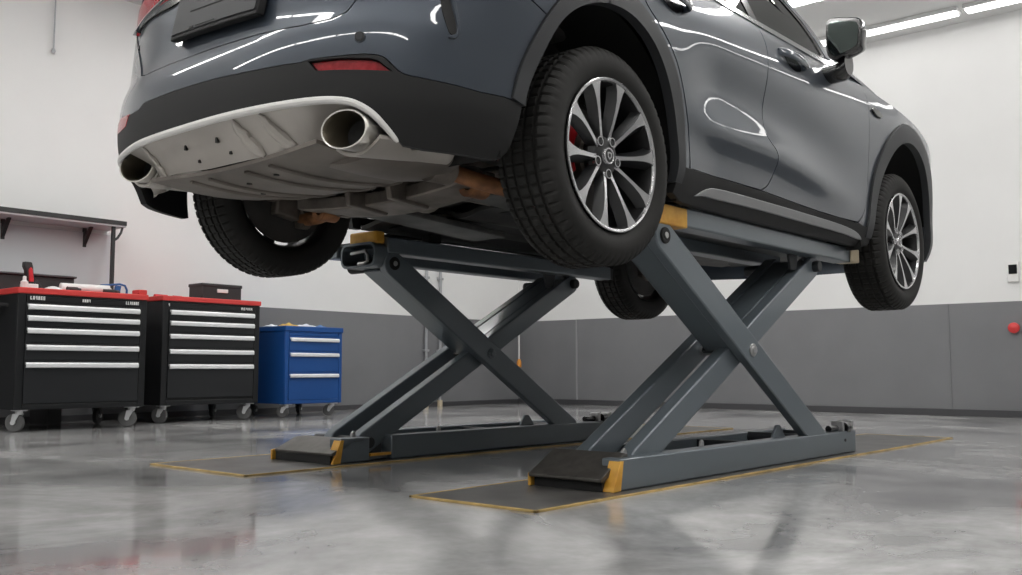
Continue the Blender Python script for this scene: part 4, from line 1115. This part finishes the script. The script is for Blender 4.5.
# ------------------------------------------------------------------ underbody
mb = MB()
mb.grid(lambda u, v: (.42 + 1.75 * u, -.80 + 1.60 * v, 1.062 - .012 * math.cos(math.pi * 10 * v) - .01 * (abs(2 * v - 1) < .25)), 8, 60, (0, 0, .02)); part('floor_pan', mb, 'under')
mb = MB(); mb.grid(lambda u, v: (-.55 + 1.0 * u, -.52 + 1.04 * v, 1.105 - .008 * math.cos(math.pi * 8 * v)), 6, 40, (0, 0, .02)); part('floor_pan', mb, 'under')
mb = MB(); mb.grid(lambda u, v: (2.15 + 1.2 * u, -.52 + 1.04 * v, 1.05 + .05 * u - .006 * math.cos(math.pi * 8 * v)), 6, 40, (0, 0, .02)); part('engine_tray', mb, 'under')
# big ribbed tray behind the axle
def tray(u, v):
    y = .36 - .88 * v
    x0_ = -.875 + .01 * math.cos(2 * y); x1_ = -.37 + .06 * v
    x = x0_ + (x1_ - x0_) * u
    z = 1.022 + .006 * (1 - v) - .018 * math.sin(math.pi * min(1, u * 1.05)) - .018 * math.sin(math.pi * v)
    z += .02 * max(0, u - .85) / .15
    return (x, y, z)
mb = MB(); mb.grid(tray, 20, 40, (0, 0, .012)); trayp = part('rear_tray', mb, 'tray')
for v0 in (.22, .34, .56, .70):
    mb = MB(); mb.tube([Vector(tray(.06 + .88 * k / 14, v0 + .06 * (k / 14) ** 1.6)) + Vector((0, 0, -.002)) for k in range(15)], .007, 8); mb.build('rib', 'tray', trayp)
for u, v in ((.25, .42), (.5, .30), (.2, .62)):
    c = Vector(tray(u, v)); mb = MB(); mb.cyl(c + Vector((0, 0, -.003)), c + Vector((0, 0, .004)), .009, 12); mb.build('drain_hole', 'black', trayp)
# flange down to the tyre on the far side
mb = MB(); mb.grid(lambda u, v: (-.74 + .30 * u, .30 + .42 * v, 1.085 + .02 * v - .02 * math.sin(math.pi * u)), 10, 10, (0, 0, .012)); part('side_tray', mb, 'silver_skid')
# silencer with its tail stub
mb = MB(); n = 28; secs = [(-.74, .3), (-.735, .75), (-.71, .95), (-.60, 1.0), (-.47, .96), (-.42, .8), (-.405, .5)]
rings = [[(x, -.50 + .17 * s_ * math.cos(t_), 1.03 + .050 * s_ * math.sin(t_)) for t_ in (2 * math.pi * k / n for k in range(n))] for x, s_ in secs]
mb.add(sum(rings, []), [(i * n + k, i * n + (k + 1) % n, (i + 1) * n + (k + 1) % n, (i + 1) * n + k) for i in range(len(secs) - 1) for k in range(n)] + [tuple(range(n)), tuple((len(secs) - 1) * n + k for k in range(n))])
sil = part('silencer', mb, 'tray')
mb = MB(); mb.lathe([(-.03, .030), (-.03, .046), (.06, .046), (.06, .030)], (-.44, -.545, 1.02), 'X', 24, closed=True); mb.build('stub_pipe', 'cast', sil)
mb = MB(); mb.cyl((-.44, -.545, 1.02), (-.40, -.545, 1.02), .031, 20); mb.build('stub_bore', 'black', sil)
# subframe and links
mb = MB()
mb.grid(lambda u, v: (-.20 + .16 * u + .03 * math.sin(math.pi * v), .46 - .90 * v, 1.03 - .04 * math.sin(math.pi * v) ** .6 * (0.6 + .4 * u)), 6, 24, (0, 0, .05)); sf = part('rear_subframe', mb, 'cast', bevel=.006)
for y in (.40, -.40):
    mb = MB(); mb.lathe([(-.04, .02), (-.04, .042), (.04, .042), (.04, .02)], (-.10, y, 1.03), 'X', 20, closed=True); mb.build('bush', 'rust', sf)
for y in (-.12, .10):
    mb = MB(); mb.prism([(-.24, 1.0), (-.06, .985), (-.02, 1.05), (-.26, 1.09)], y - .012, y + .012, 'Y'); mb.build('bracket', 'cast', sf, bevel=.004)
def link(name, pts, r, m):
    mb = MB(); mb.tube(smooth_line(pts, 5), r, 12); o = part(name, mb, m)
    for p in (pts[0], pts[-1]):
        e = MB(); e.lathe([(-.022, .010), (-.022, r * 1.5), (.022, r * 1.5), (.022, .010)], p, 'X', 18, closed=True); e.build('bush', 'cast', o)
    return o
link('lower_arm', [(-.06, .34, 1.045), (-.03, .46, 1.04), (0, .60, 1.035), (.01, .70, 1.04)], .028, 'rust')
link('lower_arm', [(-.30, -.40, 1.078), (-.22, -.44, 1.045), (-.10, -.52, 1.010), (.0, -.60, .985), (.02, -.66, .99)], .028, 'rust')
link('tie_rod', [(-.16, .36, 1.10), (-.14, .70, 1.12)], .016, 'cast')
link('tie_rod', [(-.24, -.34, 1.14), (-.16, -.70, 1.10)], .016, 'cast')
link('drive_shaft', [(0, .18, 1.11), (0, .72, 1.10)], .020, 'cast')
link('drive_shaft', [(0, -.18, 1.11), (0, -.72, 1.10)], .020, 'cast')
mb = MB(); mb.lathe([(-.13, 0), (-.13, .06), (-.05, .11), (.05, .12), (.11, .07), (.16, .045), (.16, 0)], (.02, 0, 1.12), 'X', 24); part('axle_housing', mb, 'cast')
mb = MB(); mb.cyl((.15, 0, 1.11), (2.2, 0, 1.10), .035, 20); part('prop_shaft', mb, 'cast')
mb = MB(); mb.tube(smooth_line([(2.6, -.12, 1.04), (2.0, -.16, 1.015), (1.2, -.17, 1.01), (.6, -.19, 1.01), (.25, -.32, 1.04), (-.05, -.40, 1.13), (-.42, -.48, 1.06)], 6), .032, 14); part('exhaust_pipe', mb, 'cast')
mb = MB(); mb.lathe([(-.30, .03), (-.27, .07), (-.2, .085), (.2, .085), (.27, .07), (.30, .03)], (1.35, -.17, 1.01), 'X', 24); part('resonator', mb, 'under_panel')
for y in (-.62, .62):
    mb = MB(); mb.grid(lambda u, v: (.55 + 1.55 * u, y - .14 + .28 * v, 1.045 + (.045 if y > 0 else 0) - .022 * math.sin(math.pi * v) ** .5), 10, 12, (0, 0, .012)); part('floor_panel', mb, 'under_panel')
    for x in (.80, 1.95):
        mb = MB(); mb.box(x - .04, x + .04, (-.56 if y < 0 else .72) - .03, (-.56 if y < 0 else .72) + .03, 1.017, 1.08); part('jacking_pad', mb, 'black', bevel=.008)
for (x, y, z) in ((.30, -.30, 1.0), (.30, .30, 1.0)):
    mb = MB(); mb.prism([(x - .22, z + .03), (x + .45, z - .005), (x + .45, z + .02), (x - .22, z + .055)], y - .10, y + .10, 'Y'); part('brace_panel', mb, 'under_panel', bevel=.005)
for sg in (-1, 1):
    mb = MB(); pts = []
    for k in range(97):
        a = 2 * math.pi * k / 16; pts.append((-.05 + .055 * math.cos(a), sg * .44 + .055 * math.sin(a), 1.06 + .22 * k / 96))
    mb.tube(pts, .008, 8); part('coil_spring', mb, 'black')

# ------------------------------------------------------------------ wheels
def pol(r, a): return (r * math.cos(a), r * math.sin(a))
def make_wheel():
    w = .1125
    mb = MB()
    G = [(-.060, .007), (-.022, .007), (.022, .007), (.060, .007)]
    prof = [(.084, .238), (.098, .250), (.107, .272), (.1115, .293), (.108, .314), (.100, .331), (.092, .341)]
    flags = [0] * 5 + [1, 1]
    tread = [.0885]
    y = .0885
    def rt(y): return .3525 - 2.6 * max(0, abs(y) - .045) ** 2 - .05 * abs(y) * .2
    for g, hw in reversed(G):
        prof += [(g + hw + .008, rt(g)), (g + hw, rt(g)), (g + hw - .0015, rt(g) - .008), (g - hw + .0015, rt(g) - .008), (g - hw, rt(g)), (g - hw - .008, rt(g))]
        flags += [2 if abs(g) > .04 and g > 0 else 0, 0, 0, 0, 0, 2 if abs(g) > .04 and g < 0 else 0]
    prof += [(-a, r) for a, r in reversed(prof[:7])]; flags += list(reversed(flags[:7]))
    N = 320
    def rf(k, i, r):
        if flags[i] == 0 and 7 < i < len(prof) - 8 and r > rt(prof[i][0]) - .004 and k % 5 == 0: return r - .006
        if flags[i] == 1 and k % 5 == 0: return r - .006
        if flags[i] == 2 and k % 5 == 0: return r - .006
        return r
    mb.lathe(prof, (0, 0, 0), 'Y', N, rfun=rf)
    hub = MB()
    # rim: outer flange (machined) then dark barrel
    hub.lathe([(-.094, .236), (-.100, .2465), (-.106, .2475), (-.108, .244), (-.106, .2375), (-.098, .2345), (-.075, .229), (-.02, .220), (.05, .222), (.085, .232), (.094, .240)], (0, 0, 0), 'Y', 96, mis=[1, 1, 1, 1, 1, 0, 0, 0, 0, 0, 0])
    # hub bowl
    hub.lathe([(.0, .0), (.0, .078), (-.055, .074), (-.074, .060), (-.078, .035), (-.078, 0)], (0, 0, 0), 'Y', 48, mis=[0, 0, 0, 0, 0, 0])
    rim = hub.build('wheel', ['barrel', 'machined'], None, sharp=30)
    ty = mb.build('tyre', 'rubber', None, sharp=28)
    ty.parent = rim
    # sidewall rings
    # ten spokes in five pairs
    def face_y(r): return -.104 + .030 * (1 - min(1, max(0, (r - .05) / .19))) ** 1.5
    for p in range(5):
        a0 = math.radians(90 + 72 * p + 6)
        for sgn in (-1, 1):
            ah, ar = a0 + sgn * math.radians(21), a0 + sgn * math.radians(16.5)
            stations = [(.048, .009, .014), (.075, .0065, .018), (.11, .006, .022), (.15, .007, .026), (.185, .0095, .030), (.215, .016, .035), (.2405, .027, .042)]
            lf, rg, lb, rbk = [], [], [], []
            for i, (r, hf, hb) in enumerate(stations):
                t = i / (len(stations) - 1)
                a = ah + (ar - ah) * (t ** .8)
                cx, cz = pol(r, a); tx, tz = -math.sin(a), math.cos(a)
                y0 = face_y(r)
                lf.append((cx - tx * hf, y0, cz - tz * hf)); rg.append((cx + tx * hf, y0, cz + tz * hf))
                lb.append((cx - tx * hb, y0 + .030, cz - tz * hb)); rbk.append((cx + tx * hb, y0 + .030, cz + tz * hb))
            n = len(stations); sp = MB(); vs = lf + rg + lb + rbk; fs = []; mi = []
            for i in range(n - 1):
                fs += [(i, i + 1, n + i + 1, n + i), (2 * n + i, 2 * n + i + 1, i + 1, i), (n + i, n + i + 1, 3 * n + i + 1, 3 * n + i), (3 * n + i, 3 * n + i + 1, 2 * n + i + 1, 2 * n + i)]
                mi += [1, 0, 0, 0]
            fs += [(0, n, 3 * n, 2 * n), (n - 1, 2 * n - 1 + 0, 4 * n - 1, 3 * n - 1)]; mi += [0, 0]
            sp.add(vs, fs); sp.mi = mi
            o = sp.build('spoke', ['wheel_dark', 'machined'], None, sharp=25); o.parent = rim
    for p in range(5):
        a = math.radians(90 + 72 * p + 6 + 36)
        cx, cz = pol(.057, a)
        l = MB(); l.lathe([(-.070, .010), (-.0815, .0125), (-.0815, .016), (-.070, .0175)], (cx, 0, cz), 'Y', 20, closed=True)
        l.build('lug_ring', 'machined', None).parent = rim
        l = MB(); l.cyl((cx, -.060, cz), (cx, -.0795, cz), .0095, 6); l.build('lug_nut', 'wheel_dark', None, bevel=.001).parent = rim
    c = MB(); c.lathe([(-.06, .028), (-.086, .028), (-.089, .026), (-.089, .023), (-.087, .021), (-.087, 0)], (0, 0, 0), 'Y', 32); cc = c.build('centre_cap', 'machined', None); cc.parent = rim
    c = MB(); c.cyl((0, -.0866, 0), (0, -.0876, 0), .0205, 28); c.build('cap_field', 'wheel_dark', None).parent = rim
    c = MB(); q = [(-.012, .010), (0, .013), (.012, .010), (.010, -.004), (0, -.014), (-.010, -.004)]
    qi = [(x * .6, z * .6) for x, z in q]
    vs = [(x, -.0875, z) for x, z in q] + [(x, -.0875, z) for x, z in qi] + [(x, -.0892, z) for x, z in q] + [(x, -.0892, z) for x, z in qi]
    fs = []
    for i in range(6):
        j = (i + 1) % 6
        fs += [(12 + i, 12 + j, 18 + j, 18 + i), (i, j, 12 + j, 12 + i), (6 + i, 6 + j, 18 + j, 18 + i)]
    c.add(vs, fs); c.build('cap_emblem', 'machined', None).parent = rim
    return rim
wheel0 = make_wheel()
spots = [(.016, -.788, ZC, 0), (WB, -.790, ZC - .004, 0), (-.065, .785, ZC + .062, math.pi), (WB, .785, ZC, math.pi)]
for i, (x, y, z, rz) in enumerate(spots):
    o = wheel0 if i == 0 else copy_tree(wheel0)
    o.parent = car
    o.location = Vector((x, y, z)) - car.location
    o.rotation_euler = (0, (0, .35, .5, .9)[i], rz)
    if i in (1, 3): o.scale = (1.03, 1.0, 1.03)
    sg = 1 if y < 0 else -1
    ys = lambda v: y + sg * v
    mb = MB(); mb.lathe([(.035, .05), (.035, .168), (.012, .168), (.012, .05)], (x, 0, z), 'Y', 48, closed=True)
    mb.v = [(a, y + sg * b, c) for a, b, c in mb.v]; part('brake_disc', mb, 'disc')
    mb = MB(); mb.lathe([(.045, .06), (.045, .19), (.055, .212), (.06, .212), (.06, .06)], (x, 0, z), 'Y', 40, closed=True)
    mb.v = [(a, y + sg * b, c) for a, b, c in mb.v]; part('dust_shield', mb, 'under')
    mb = MB(); mb.lathe([(.04, .0), (.04, .085), (-.03, .085), (-.05, .06), (-.05, 0)], (x, 0, z), 'Y', 32); mb.v = [(a, y + sg * b, c) for a, b, c in mb.v]; hb = part('wheel_hub', mb, 'cast')
    mb = MB(); mb.prism([(x - .07, z - .10), (x + .05, z - .12), (x + .07, z + .08), (x + .02, z + .16), (x - .05, z + .12)], ys(.05), ys(.10), 'Y'); part('hub_carrier', mb, 'cast', bevel=.01)
    mb = MB(); k_ = 1 if sg > 0 else -1
    pl = [pol(.198, math.radians(a)) for a in range(128, 214, 6)] + [pol(.105, math.radians(a)) for a in range(210, 126, -6)]
    mb.prism([(x + a * k_, z + b) for a, b in pl], ys(-.028), ys(.075), 'Y'); part('brake_caliper', mb, 'red_caliper', bevel=.008)
